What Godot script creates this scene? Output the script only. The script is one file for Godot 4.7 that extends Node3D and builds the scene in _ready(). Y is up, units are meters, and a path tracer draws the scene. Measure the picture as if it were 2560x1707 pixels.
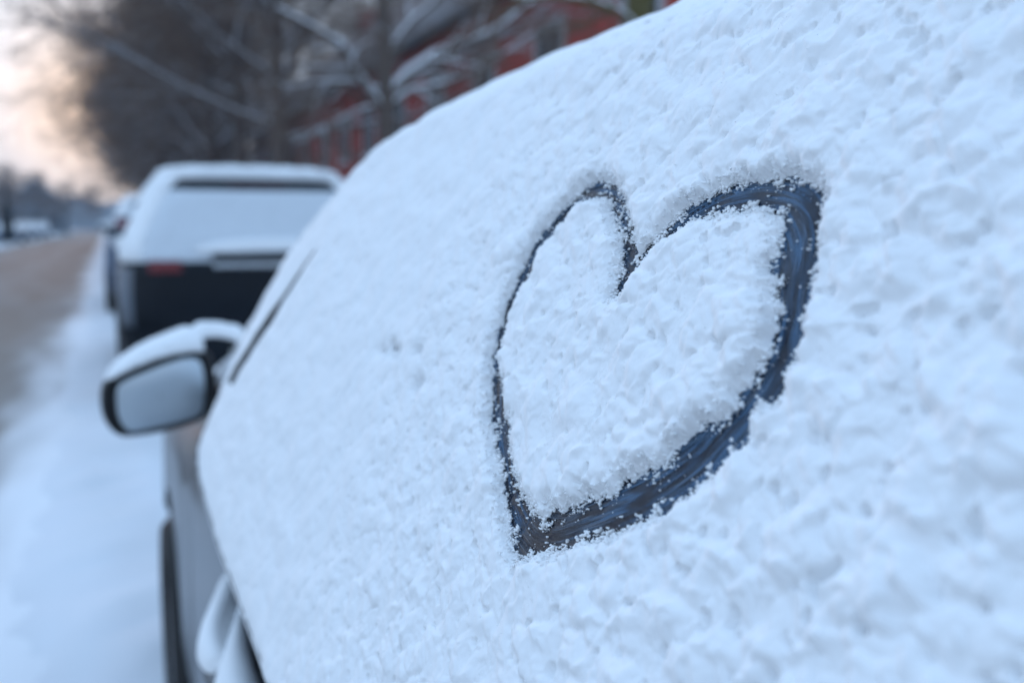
extends Node3D
# A snow-covered parked car seen from close by, with a heart drawn by finger in the snow on its rear side window.
# Coordinates: the street runs along -Z, x to the right, y up, metres. "s" below is the distance ahead of the camera (s = -z).

const EYE := 1.28
const SNOW_DEPTH := 0.006          # snow on the window glass
var used := {}
var M := {}
var flake_noise: Array = []

# ---------------------------------------------------------------- helpers
func lin(r: float, g: float, b: float) -> Color:
	return Color(r, g, b).linear_to_srgb()

func mat(called: String, c: Color, rough: float, metal := 0.0, spec := 0.5) -> StandardMaterial3D:
	var m := StandardMaterial3D.new()
	m.resource_name = called
	m.albedo_color = c
	m.roughness = rough
	m.metallic = metal
	m.metallic_specular = spec
	return m

func numbered(called: String, parent: Node) -> String:
	var key := str(parent.get_instance_id()) + called
	var n: int = used.get(key, -1) + 1
	used[key] = n
	return called if n == 0 else "%s_%03d" % [called, n]

func put(called: String, mesh: Mesh, material: Material, parent: Node = self) -> MeshInstance3D:
	var o := MeshInstance3D.new()
	o.name = numbered(called, parent)
	o.mesh = mesh
	o.material_override = material
	o.cast_shadow = GeometryInstance3D.SHADOW_CASTING_SETTING_ON
	parent.add_child(o, true)
	return o

func tag(o: Node, label: String, category: String, group := "") -> void:
	o.set_meta("label", label)
	o.set_meta("category", category)
	if group != "":
		o.set_meta("group", group)

func thing(called: String, label: String, category: String, at: Vector3, group := "") -> Node3D:
	var o := Node3D.new()
	o.name = numbered(called, self)
	add_child(o, true)
	o.position = at
	tag(o, label, category, group)
	return o

func struct(called: String, mesh: Mesh, material: Material) -> MeshInstance3D:
	var o := put(called, mesh, material)
	o.set_meta("kind", "structure")
	return o

func copy(o: Node3D, label: String, at: Vector3, turn: float, size := 1.0) -> Node3D:
	var c: Node3D = o.duplicate()
	c.name = numbered(String(o.name).rstrip("0123456789").trim_suffix("_"), self)
	add_child(c, true)
	c.position = at
	c.rotation.y = turn
	c.scale = Vector3.ONE * size
	c.set_meta("label", label)
	return c

# A grid of points as a smooth mesh. Rows have `cols` points. `keep` leaves cells out where it is 0.
func grid(p: PackedVector3Array, cols: int, flip := false, colors := PackedColorArray(), uvs := PackedVector2Array(), keep := PackedByteArray()) -> ArrayMesh:
	var rows := p.size() / cols
	var nrm := PackedVector3Array()
	nrm.resize(p.size())
	for i in rows:
		var iu := mini(i + 1, rows - 1) * cols
		var il := maxi(i - 1, 0) * cols
		var closed := p[i * cols].distance_squared_to(p[i * cols + cols - 1]) < 1e-12
		for j in cols:
			var jr := mini(j + 1, cols - 1)
			var jl := maxi(j - 1, 0)
			if closed and (j == 0 or j == cols - 1):
				jr = 1
				jl = cols - 2
			var n := (p[i * cols + jr] - p[i * cols + jl]).cross(p[iu + j] - p[il + j])
			nrm[i * cols + j] = (-n if flip else n).normalized()
	var idx := PackedInt32Array()
	var masked := keep.size() > 0
	for i in rows - 1:
		for j in cols - 1:
			var a := i * cols + j
			if masked and keep[a] == 0 and keep[a + 1] == 0 and keep[a + cols] == 0 and keep[a + cols + 1] == 0:
				continue
			if flip:
				idx.append_array([a, a + cols + 1, a + cols, a, a + 1, a + cols + 1])
			else:
				idx.append_array([a, a + cols, a + cols + 1, a, a + cols + 1, a + 1])
	var arr := []
	arr.resize(Mesh.ARRAY_MAX)
	arr[Mesh.ARRAY_VERTEX] = p
	arr[Mesh.ARRAY_NORMAL] = nrm
	arr[Mesh.ARRAY_INDEX] = idx
	if colors.size() > 0:
		arr[Mesh.ARRAY_COLOR] = colors
	if uvs.size() > 0:
		arr[Mesh.ARRAY_TEX_UV] = uvs
	var m := ArrayMesh.new()
	if idx.size() > 0:
		m.add_surface_from_arrays(Mesh.PRIMITIVE_TRIANGLES, arr)
	return m

# Tubes, boxes and flat polygons collected in one SurfaceTool.
func tool() -> SurfaceTool:
	var st := SurfaceTool.new()
	st.begin(Mesh.PRIMITIVE_TRIANGLES)
	return st

func tri(st: SurfaceTool, a: Vector3, b: Vector3, c: Vector3) -> void:
	st.add_vertex(a)
	st.add_vertex(b)
	st.add_vertex(c)

func done(st: SurfaceTool) -> ArrayMesh:
	st.generate_normals()
	return st.commit()

func box(st: SurfaceTool, lo: Vector3, hi: Vector3, bevel := 0.0) -> void:
	st.set_smooth_group(-1)
	var c := (lo + hi) * 0.5
	var h := (hi - lo) * 0.5
	var b := minf(bevel, minf(h.x, minf(h.y, h.z)) * 0.8)
	for axis in 3:
		for sgn in [-1.0, 1.0]:
			var n := Vector3.ZERO
			n[axis] = sgn
			var u := Vector3.ZERO
			u[(axis + 1) % 3] = 1.0
			var w := n.cross(u)
			var o: Vector3 = c + n * h
			var eu: Vector3 = u * (h.dot(u.abs()) - b)
			var ew: Vector3 = w * (h.dot(w.abs()) - b)
			var q := [o - eu - ew, o + eu - ew, o + eu + ew, o - eu + ew]
			tri(st, q[0], q[2], q[1])
			tri(st, q[0], q[3], q[2])
			if b > 0.0:
				for k in 2:
					var d: Vector3 = u if k == 0 else w
					var ed: Vector3 = ew if k == 0 else eu
					var en: Vector3 = eu if k == 0 else ew
					for s2 in [-1.0, 1.0]:
						var p0: Vector3 = o + en * s2 - ed
						var p1: Vector3 = o + en * s2 + ed
						var half: Vector3 = (d * s2 - n) * b * 0.5
						var ccw: bool = (p1 - p0).cross(half).dot(n + d * s2) < 0
						if ccw:
							tri(st, p0, p1 + half, p1)
							tri(st, p0, p0 + half, p1 + half)
						else:
							tri(st, p0, p1, p1 + half)
							tri(st, p0, p1 + half, p0 + half)

func box_mesh(lo: Vector3, hi: Vector3, bevel := 0.0) -> ArrayMesh:
	var st := tool()
	box(st, lo, hi, bevel)
	return done(st)

# Round bars along a path; radii per point.
func tube(v: PackedVector3Array, nrm: PackedVector3Array, idx: PackedInt32Array, path: PackedVector3Array, radii: PackedFloat32Array, sides: int) -> void:
	var n := path.size()
	var base := v.size()
	var t0 := (path[1] - path[0]).normalized()
	var side := t0.cross(Vector3.UP if absf(t0.y) < 0.9 else Vector3.RIGHT).normalized()
	for i in n:
		var t := (path[mini(i + 1, n - 1)] - path[maxi(i - 1, 0)]).normalized()
		side = (side - t * side.dot(t)).normalized()
		var up := side.cross(t)
		for k in sides:
			var a := TAU * k / sides
			var d := side * cos(a) + up * sin(a)
			v.append(path[i] + d * radii[i])
			nrm.append(d)
	for i in n - 1:
		for k in sides:
			var a := base + i * sides + k
			var b := base + i * sides + (k + 1) % sides
			idx.append_array([a, b, b + sides, a, b + sides, a + sides])

func arrays(v: PackedVector3Array, nrm: PackedVector3Array, idx: PackedInt32Array) -> ArrayMesh:
	var arr := []
	arr.resize(Mesh.ARRAY_MAX)
	arr[Mesh.ARRAY_VERTEX] = v
	arr[Mesh.ARRAY_NORMAL] = nrm
	arr[Mesh.ARRAY_INDEX] = idx
	var m := ArrayMesh.new()
	m.add_surface_from_arrays(Mesh.PRIMITIVE_TRIANGLES, arr)
	return m

func noise(sd: int, freq: float, kind := FastNoiseLite.TYPE_SIMPLEX_SMOOTH, octaves := 1) -> FastNoiseLite:
	var n := FastNoiseLite.new()
	n.seed = sd
	n.frequency = freq
	n.noise_type = kind
	n.fractal_type = FastNoiseLite.FRACTAL_FBM if octaves > 1 else FastNoiseLite.FRACTAL_NONE
	n.fractal_octaves = octaves
	return n

# ---------------------------------------------------------------- start
func _ready() -> void:
	seed(7)
	camera_and_light()
	materials()
	ground()
	house()
	near_car()
	suv_and_other_cars()
	trees()
	far_side()

func camera_and_light() -> void:
	var cam := Camera3D.new()
	cam.name = "camera"
	add_child(cam)
	cam.position = Vector3(0, EYE, 0)
	cam.rotation = Vector3(deg_to_rad(-6.71), deg_to_rad(-22.05), 0)
	cam.near = 0.02
	cam.far = 1500.0
	var lens := CameraAttributesPhysical.new()
	lens.frustum_focal_length = 35.0
	lens.frustum_focus_distance = 0.44
	lens.frustum_near = 0.02
	lens.frustum_far = 1500.0
	lens.exposure_aperture = 5.6
	cam.attributes = lens
	cam.fov = rad_to_deg(2.0 * atan(853.5 / 2489.0))

	var sky_mat := PanoramaSkyMaterial.new()
	sky_mat.panorama = ImageTexture.create_from_image(sky_image())
	sky_mat.filter = true
	var sky := Sky.new()
	sky.sky_material = sky_mat
	var env := Environment.new()
	env.background_mode = Environment.BG_SKY
	env.sky = sky
	env.background_energy_multiplier = 1.0
	env.tonemap_mode = Environment.TONE_MAPPER_LINEAR
	env.tonemap_exposure = 1.11
	env.fog_enabled = true
	env.fog_density = 0.0013
	env.fog_light_color = Color(0.86, 0.92, 1.0)
	env.sdfgi_enabled = true
	env.ssao_enabled = true
	env.ssil_enabled = true
	var we := WorldEnvironment.new()
	we.name = "environment"
	we.environment = env
	add_child(we)

	var sun := DirectionalLight3D.new()
	sun.name = "sun"
	sun.light_color = Color(1.0, 0.72, 0.5)
	sun.light_energy = 0.2
	sun.light_angular_distance = 3.0
	sun.shadow_enabled = true
	add_child(sun)
	# a low winter sun down the street, a little to the left
	sun.look_at_from_position(Vector3.ZERO, -Vector3(-0.04, 0.12, -1.0))

# Dusk sky: blue overhead, pale and pinkish towards the horizon down the street, with thin cloud.
func sky_image() -> Image:
	var w := 512
	var h := 256
	var img := Image.create_empty(w, h, false, Image.FORMAT_RGBF)
	var n1 := noise(3, 1.6, FastNoiseLite.TYPE_SIMPLEX_SMOOTH, 4)
	var n2 := noise(9, 3.2, FastNoiseLite.TYPE_SIMPLEX_SMOOTH, 3)
	for y in h:
		var el := (0.5 - (y + 0.5) / h) * PI
		for x in w:
			var az := (x + 0.5) / w * TAU
			var d := Vector3(sin(az) * cos(el), sin(el), -cos(az) * cos(el))
			var up := maxf(d.y, 0.0)
			var hz := pow(1.0 - up, 3.0)
			var zen := Vector3(0.54, 0.82, 1.22)
			var low := Vector3(0.66, 0.75, 0.87)
			var c := zen.lerp(low, hz)
			var toward := maxf(0.0, d.dot(Vector3(0.0, 0.10, -1.0).normalized()))
			c = c.lerp(Vector3(0.77, 0.80, 0.86), pow(toward, 8.0) * 0.5)
			var q := d * Vector3(1.0, 3.4, 1.0)
			var cl := clampf(n1.get_noise_3dv(q) * 1.5 + 0.3, 0.0, 1.0) * (0.35 + 0.65 * hz)
			c = c.lerp(Vector3(0.66, 0.76, 0.88).lerp(Vector3(0.86, 0.85, 0.86), pow(toward, 5.0)), cl * 0.6)
			c *= 1.0 + 0.12 * n2.get_noise_3dv(q)
			c *= 0.62 + 0.66 * (0.5 + 0.5 * d.dot(Vector3(-0.45, 0.25, -1.0).normalized()))
			c = c.lerp(Vector3(2.0, 1.25, 0.68), pow(toward, 260.0) * 0.65)
			if d.y < 0.0:
				c = Vector3(0.5, 0.56, 0.66)
			img.set_pixel(x, y, Color(c.x, c.y, c.z))
	return img

func materials() -> void:
	M.snow = mat("snow", lin(0.90, 0.905, 0.91), 0.9, 0.0, 0.2)
	M.frost = mat("thin frosted snow", lin(0.68, 0.72, 0.76), 0.8, 0.0, 0.2)
	M.dusted = mat("snow on bark", lin(0.55, 0.55, 0.58), 0.95, 0.0, 0.2)
	M.limb_snow = mat("snow on limbs", lin(0.78, 0.78, 0.80), 0.95, 0.0, 0.2)
	M.ground_snow = mat("ground snow", Color.WHITE, 0.95, 0.0, 0.2)
	M.ground_snow.vertex_color_use_as_albedo = true
	M.road = mat("sanded slush", Color.WHITE, 0.85, 0.0, 0.1)
	M.road.vertex_color_use_as_albedo = true
	M.silver = mat("silver paint", lin(0.085, 0.095, 0.11), 0.4, 0.4)
	M.silver.clearcoat_enabled = true
	M.silver.clearcoat = 0.4
	M.silver.clearcoat_roughness = 0.12
	M.black_paint = mat("black paint", lin(0.006, 0.009, 0.014), 0.3, 0.0, 0.3)
	M.grey_paint_and_reflection = mat("grey paint and reflection", lin(0.12, 0.14, 0.17), 0.3, 0.4)
	M.white_paint = mat("white paint", lin(0.5, 0.52, 0.53), 0.3)
	M.blue_paint = mat("blue paint", lin(0.05, 0.09, 0.16), 0.3, 0.3)
	M.plastic = mat("black plastic", lin(0.012, 0.013, 0.016), 0.5)
	M.rubber = mat("rubber", lin(0.015, 0.015, 0.016), 0.85)
	M.alloy = mat("alloy", lin(0.35, 0.36, 0.38), 0.35, 0.9)
	M.cloth = mat("seat cloth", lin(0.07, 0.065, 0.06), 0.95)
	M.lining = mat("cabin lining", lin(0.03, 0.03, 0.032), 0.9)
	M.glass = mat("window glass", Color(0.0, 0.05, 0.14, 0.8), 0.05, 0.0, 0.33)
	M.glass.transparency = BaseMaterial3D.TRANSPARENCY_ALPHA
	M.smear = mat("smear with painted reflections", Color.WHITE, 0.4, 0.0, 0.2)
	M.smear.albedo_texture = smear_reflection_texture()
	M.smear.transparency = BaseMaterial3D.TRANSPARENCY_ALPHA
	M.dark_red = mat("unlit brake light", lin(0.06, 0.012, 0.02), 0.2)
	M.dark_glass = mat("dark glass", lin(0.012, 0.016, 0.022), 0.05)
	M.mirror = mat("mirror glass", lin(0.64, 0.73, 0.80), 0.33, 1.0)
	M.red_lens = mat("red lens", lin(0.15, 0.008, 0.012), 0.15)
	M.chrome = mat("chrome", lin(0.6, 0.62, 0.64), 0.2, 1.0)
	M.plate = mat("number plate", lin(0.6, 0.6, 0.56), 0.5)
	M.bark = mat("bark", lin(0.11, 0.082, 0.068), 0.95)
	M.mossy = mat("mossy bark", lin(0.105, 0.088, 0.03), 0.95)
	M.twig = mat("twigs", lin(0.15, 0.095, 0.065), 0.95)
	M.red_wall = mat("red boards", lin(0.42, 0.065, 0.045), 0.85)
	M.roof = mat("roof", lin(0.20, 0.185, 0.19), 0.9)
	M.white_trim = mat("white trim", lin(0.55, 0.56, 0.57), 0.7)
	M.far_wood = mat("far woodland", lin(0.15, 0.18, 0.21), 1.0)
	M.needles = mat("needles", lin(0.012, 0.02, 0.02), 0.9)

# ---------------------------------------------------------------- the near car
# Side line of the near car's upper body: s, then x and y of the belt line, then x and y of the roof rail (all on the snow's surface).
const SIDE := [
	[-1.35, 0.24, 0.86, 0.42, 0.90], [-1.1, 0.16, 0.93, 0.36, 1.10], [-0.7, 0.11, 0.965, 0.33, 1.33], [-0.2, 0.097, 0.97, 0.316, 1.39],
	[0.2, 0.095, 0.97, 0.315, 1.397], [0.46, 0.095, 0.97, 0.314, 1.4], [0.58, 0.095, 0.97, 0.316, 1.403], [0.75, 0.094, 0.97, 0.312, 1.4],
	[0.86, 0.093, 0.97, 0.302, 1.392], [1.0, 0.092, 0.97, 0.292, 1.38], [1.07, 0.093, 0.97, 0.281, 1.363], [1.16, 0.094, 0.97, 0.266, 1.325],
	[1.28, 0.096, 0.97, 0.2565, 1.288], [1.42, 0.103, 0.97, 0.2465, 1.241], [1.5, 0.118, 0.97, 0.243, 1.21], [1.62, 0.141, 0.97, 0.238, 1.166], [1.8, 0.17, 0.97, 0.233, 1.10],
	[1.95, 0.193, 0.965, 0.225, 1.035], [2.05, 0.18, 0.955, 0.25, 0.995], [2.3, 0.135, 0.92, 0.24, 0.965], [2.7, 0.14, 0.86, 0.26, 0.90],
	[2.95, 0.20, 0.78, 0.33, 0.82], [3.1, 0.30, 0.68, 0.45, 0.70]]
const MIDDLE := 0.96                # x of the near car's centre line
# The finger-drawn heart: outer and inner edge on the window, pairs of (s, height along the glass) in tenths of a millimetre.
const HEART_OUTER := [4021, 1755, 4103, 1810, 4233, 1886, 4357, 1960, 4550, 2089, 4641, 2135, 4762, 2226, 4871, 2274, 4985, 2376, 5061, 2454, 5200, 2587, 5261, 2683, 5274, 2748, 5306, 2841, 5319, 2917, 5333, 2994, 5326, 3062, 5330, 3140, 5324, 3219, 5319, 3278, 5282, 3348, 5225, 3398, 5179, 3456, 5119, 3520, 5070, 3572, 4949, 3608, 4856, 3648, 4742, 3653, 4632, 3610, 4506, 3563, 4388, 3484, 4314, 3417, 4248, 3376, 4151, 3296, 4084, 3242, 4052, 3212, 4068, 3251, 4044, 3291, 4001, 3323, 3959, 3355, 3937, 3394, 3875, 3464, 3816, 3502, 3743, 3534, 3672, 3566, 3602, 3593, 3522, 3605, 3430, 3594, 3336, 3605, 3255, 3614, 3166, 3607, 3087, 3581, 3025, 3566, 2970, 3533, 2926, 3494, 2912, 3445, 2907, 3390, 2890, 3335, 2852, 3300, 2823, 3253, 2818, 3218, 2813, 3171, 2795, 3113, 2769, 3051, 2747, 2996, 2720, 2965, 2720, 2925, 2731, 2878, 2733, 2829, 2727, 2767, 2779, 2756, 2825, 2721, 2838, 2667, 2815, 2597, 2858, 2553, 2874, 2508, 2923, 2455, 2971, 2426, 2980, 2382, 3038, 2319, 3051, 2279, 3166, 2256, 3173, 2220, 3248, 2168, 3301, 2127, 3399, 2091, 3401, 2061, 3482, 2046, 3575, 1991, 3661, 1937, 3737, 1885, 3827, 1859, 3876, 1804, 3933, 1793]
const HEART_INNER := [3941, 1964, 4115, 1982, 4214, 2009, 4314, 2052, 4397, 2095, 4474, 2141, 4560, 2203, 4585, 2248, 4697, 2284, 4779, 2380, 4856, 2410, 4980, 2459, 5059, 2519, 5151, 2632, 5192, 2711, 5202, 2804, 5222, 2907, 5212, 3003, 5197, 3052, 5201, 3119, 5236, 3213, 5209, 3291, 5142, 3351, 5076, 3410, 5043, 3457, 5040, 3514, 5013, 3566, 4857, 3564, 4786, 3586, 4681, 3575, 4612, 3539, 4507, 3459, 4405, 3399, 4300, 3350, 4245, 3269, 4199, 3198, 4169, 3127, 4140, 3041, 4072, 3046, 4021, 3089, 4029, 3151, 4005, 3207, 3974, 3254, 3951, 3309, 3896, 3341, 3850, 3364, 3803, 3403, 3751, 3448, 3664, 3458, 3579, 3469, 3498, 3479, 3429, 3503, 3358, 3505, 3271, 3493, 3208, 3486, 3157, 3478, 3101, 3420, 3078, 3356, 3046, 3306, 3075, 3267, 3029, 3225, 2984, 3196, 2995, 3158, 2942, 3143, 2907, 3116, 2903, 3068, 2874, 3023, 2881, 2992, 2854, 2936, 2869, 2893, 2880, 2855, 2880, 2814, 2891, 2777, 2927, 2735, 2896, 2701, 2942, 2645, 2973, 2621, 3049, 2575, 3087, 2542, 3123, 2491, 3155, 2447, 3170, 2393, 3240, 2351, 3352, 2297, 3422, 2259, 3440, 2201, 3506, 2170, 3613, 2134, 3678, 2074, 3794, 2034, 3880, 2024, 3888, 1979, 3906, 1944]

func side_keys(s: float) -> Array:
	var out := [0.0, 0.0, 0.0, 0.0]
	for k in 5:
		var q := clampf(s - 0.03 + 0.015 * k, SIDE[0][0], SIDE[-1][0])
		var i := 0
		while i < SIDE.size() - 2 and q > SIDE[i + 1][0]:
			i += 1
		var f: float = (q - SIDE[i][0]) / (SIDE[i + 1][0] - SIDE[i][0])
		for c in 4:
			out[c] += lerpf(SIDE[i][c + 1], SIDE[i + 1][c + 1], f) * 0.2
	return out

func section(s: float) -> PackedVector2Array:
	var k := side_keys(s)
	var b := Vector2(k[0], k[1])
	var r := Vector2(k[2], k[3])
	var n := Vector2(-(r.y - b.y), r.x - b.x).normalized()
	var g := minf(1.0, b.distance_to(r) / 0.48)
	return PackedVector2Array([b + Vector2(0.03, -0.05) * g, b + Vector2(0.012, -0.014) * g, b, b + (r - b) * 0.45 + n * 0.018 * g, b + (r - b) * 0.86 + n * 0.018 * g, r, r + Vector2(0.14, 0.03) * (0.4 + 0.6 * g), Vector2(MIDDLE, r.y + 0.06), Vector2(MIDDLE * 2.0 - r.x - 0.14, r.y + 0.03)])

# Position and outward normal on the section at parameter t (1 lip, 2 belt line, 5 roof rail, 6 roof).
func on_section(p: PackedVector2Array, t: float) -> Array:
	var i := clampi(int(floor(t)), 1, p.size() - 3)
	var f := t - i
	var a := p[i - 1]
	var b := p[i]
	var c := p[i + 1]
	var d := p[i + 2]
	var pos := 0.5 * (2.0 * b + (c - a) * f + (2.0 * a - 5.0 * b + 4.0 * c - d) * f * f + (3.0 * b - a - 3.0 * c + d) * f * f * f)
	var tan := (0.5 * ((c - a) + 2.0 * (2.0 * a - 5.0 * b + 4.0 * c - d) * f + 3.0 * (3.0 * b - a - 3.0 * c + d) * f * f)).normalized()
	return [pos, Vector2(-tan.y, tan.x)]

# Heights along the glass for a list of t, measured at s = 0.4.
func arc_table() -> Array:
	var sec := section(0.4)
	var t := PackedFloat32Array()
	var b := PackedFloat32Array()
	var sum := 0.0
	var last: Vector2 = on_section(sec, 1.0)[0]
	for i in 961:
		var q := 1.0 + i * 0.00625
		q = minf(q, 6.9999)
		var p: Vector2 = on_section(sec, q)[0]
		sum += p.distance_to(last)
		last = p
		t.append(q)
		b.append(sum)
	var zero := b[160]
	for i in b.size():
		b[i] -= zero
	return [t, b]

func spaced(bands: Array) -> PackedFloat32Array:   # [[from, to, step], ...]
	var out := PackedFloat32Array()
	for k in bands.size():
		var n := maxi(1, int(ceil((bands[k][1] - bands[k][0]) / bands[k][2])))
		for i in n:
			out.append(lerpf(bands[k][0], bands[k][1], float(i) / n))
	out.append(bands[-1][1])
	return out

func lookup(xs: PackedFloat32Array, ys: PackedFloat32Array, x: float) -> float:
	var i := clampi(xs.bsearch(x), 1, xs.size() - 1)
	return lerpf(ys[i - 1], ys[i], clampf((x - xs[i - 1]) / (xs[i] - xs[i - 1]), 0.0, 1.0))

func pairs(list: Array) -> PackedVector2Array:
	var out := PackedVector2Array()
	for i in list.size() / 2:
		out.append(Vector2(list[2 * i], list[2 * i + 1]) * 0.0001)
	return out

# Distance of every grid point to the edge of the wiped heart: negative on the bare glass.
func heart_field(ss: PackedFloat32Array, bs: PackedFloat32Array) -> PackedFloat32Array:
	var cols := bs.size()
	var field := PackedFloat32Array()
	field.resize(ss.size() * cols)
	field.fill(1.0)
	var loops := [pairs(HEART_OUTER), pairs(HEART_INNER)]
	var reach := 0.014
	for lp: PackedVector2Array in loops:
		for k in lp.size():
			var a := lp[k]
			var c := lp[(k + 1) % lp.size()]
			var i0 := ss.bsearch(minf(a.x, c.x) - reach)
			var i1 := mini(ss.bsearch(maxf(a.x, c.x) + reach), ss.size())
			var j0 := bs.bsearch(minf(a.y, c.y) - reach)
			var j1 := mini(bs.bsearch(maxf(a.y, c.y) + reach), cols)
			var ac := c - a
			var l2 := maxf(ac.length_squared(), 1e-10)
			for i in range(i0, i1):
				for j in range(j0, j1):
					var q := Vector2(ss[i], bs[j]) - a
					var d := (q - ac * clampf(q.dot(ac) / l2, 0.0, 1.0)).length()
					if d < field[i * cols + j]:
						field[i * cols + j] = d
	for i in ss.size():            # inside: between the two outlines
		var cuts := PackedFloat32Array()
		for lp: PackedVector2Array in loops:
			for k in lp.size():
				var a := lp[k]
				var c := lp[(k + 1) % lp.size()]
				if (a.x <= ss[i]) != (c.x <= ss[i]):
					cuts.append(lerpf(a.y, c.y, (ss[i] - a.x) / (c.x - a.x)))
		cuts.sort()
		for k in cuts.size() / 2:
			for j in range(bs.bsearch(cuts[2 * k]), mini(bs.bsearch(cuts[2 * k + 1]), cols)):
				field[i * cols + j] = -absf(field[i * cols + j])
	return field

func segment_distance(q: Vector2, path: Array) -> float:
	var best := 1.0
	for k in path.size() - 1:
		best = minf(best, q.distance_to(Geometry2D.get_closest_point_to_segment(q, path[k], path[k + 1])))
	return best

const SEAL := [Vector2(1.10, 0.349), Vector2(1.133, 0.325), Vector2(1.16, 0.298), Vector2(1.195, 0.278), Vector2(1.234, 0.248), Vector2(1.263, 0.222), Vector2(1.302, 0.194), Vector2(1.34, 0.165)]
const PITS := [Vector3(0.697, 0.240, 0.0035), Vector3(0.679, 0.2375, 0.0025), Vector3(0.609, 0.2246, 0.0025), Vector3(0.638, 0.245, 0.0018), Vector3(0.7185, 0.236, 0.002)]

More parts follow.
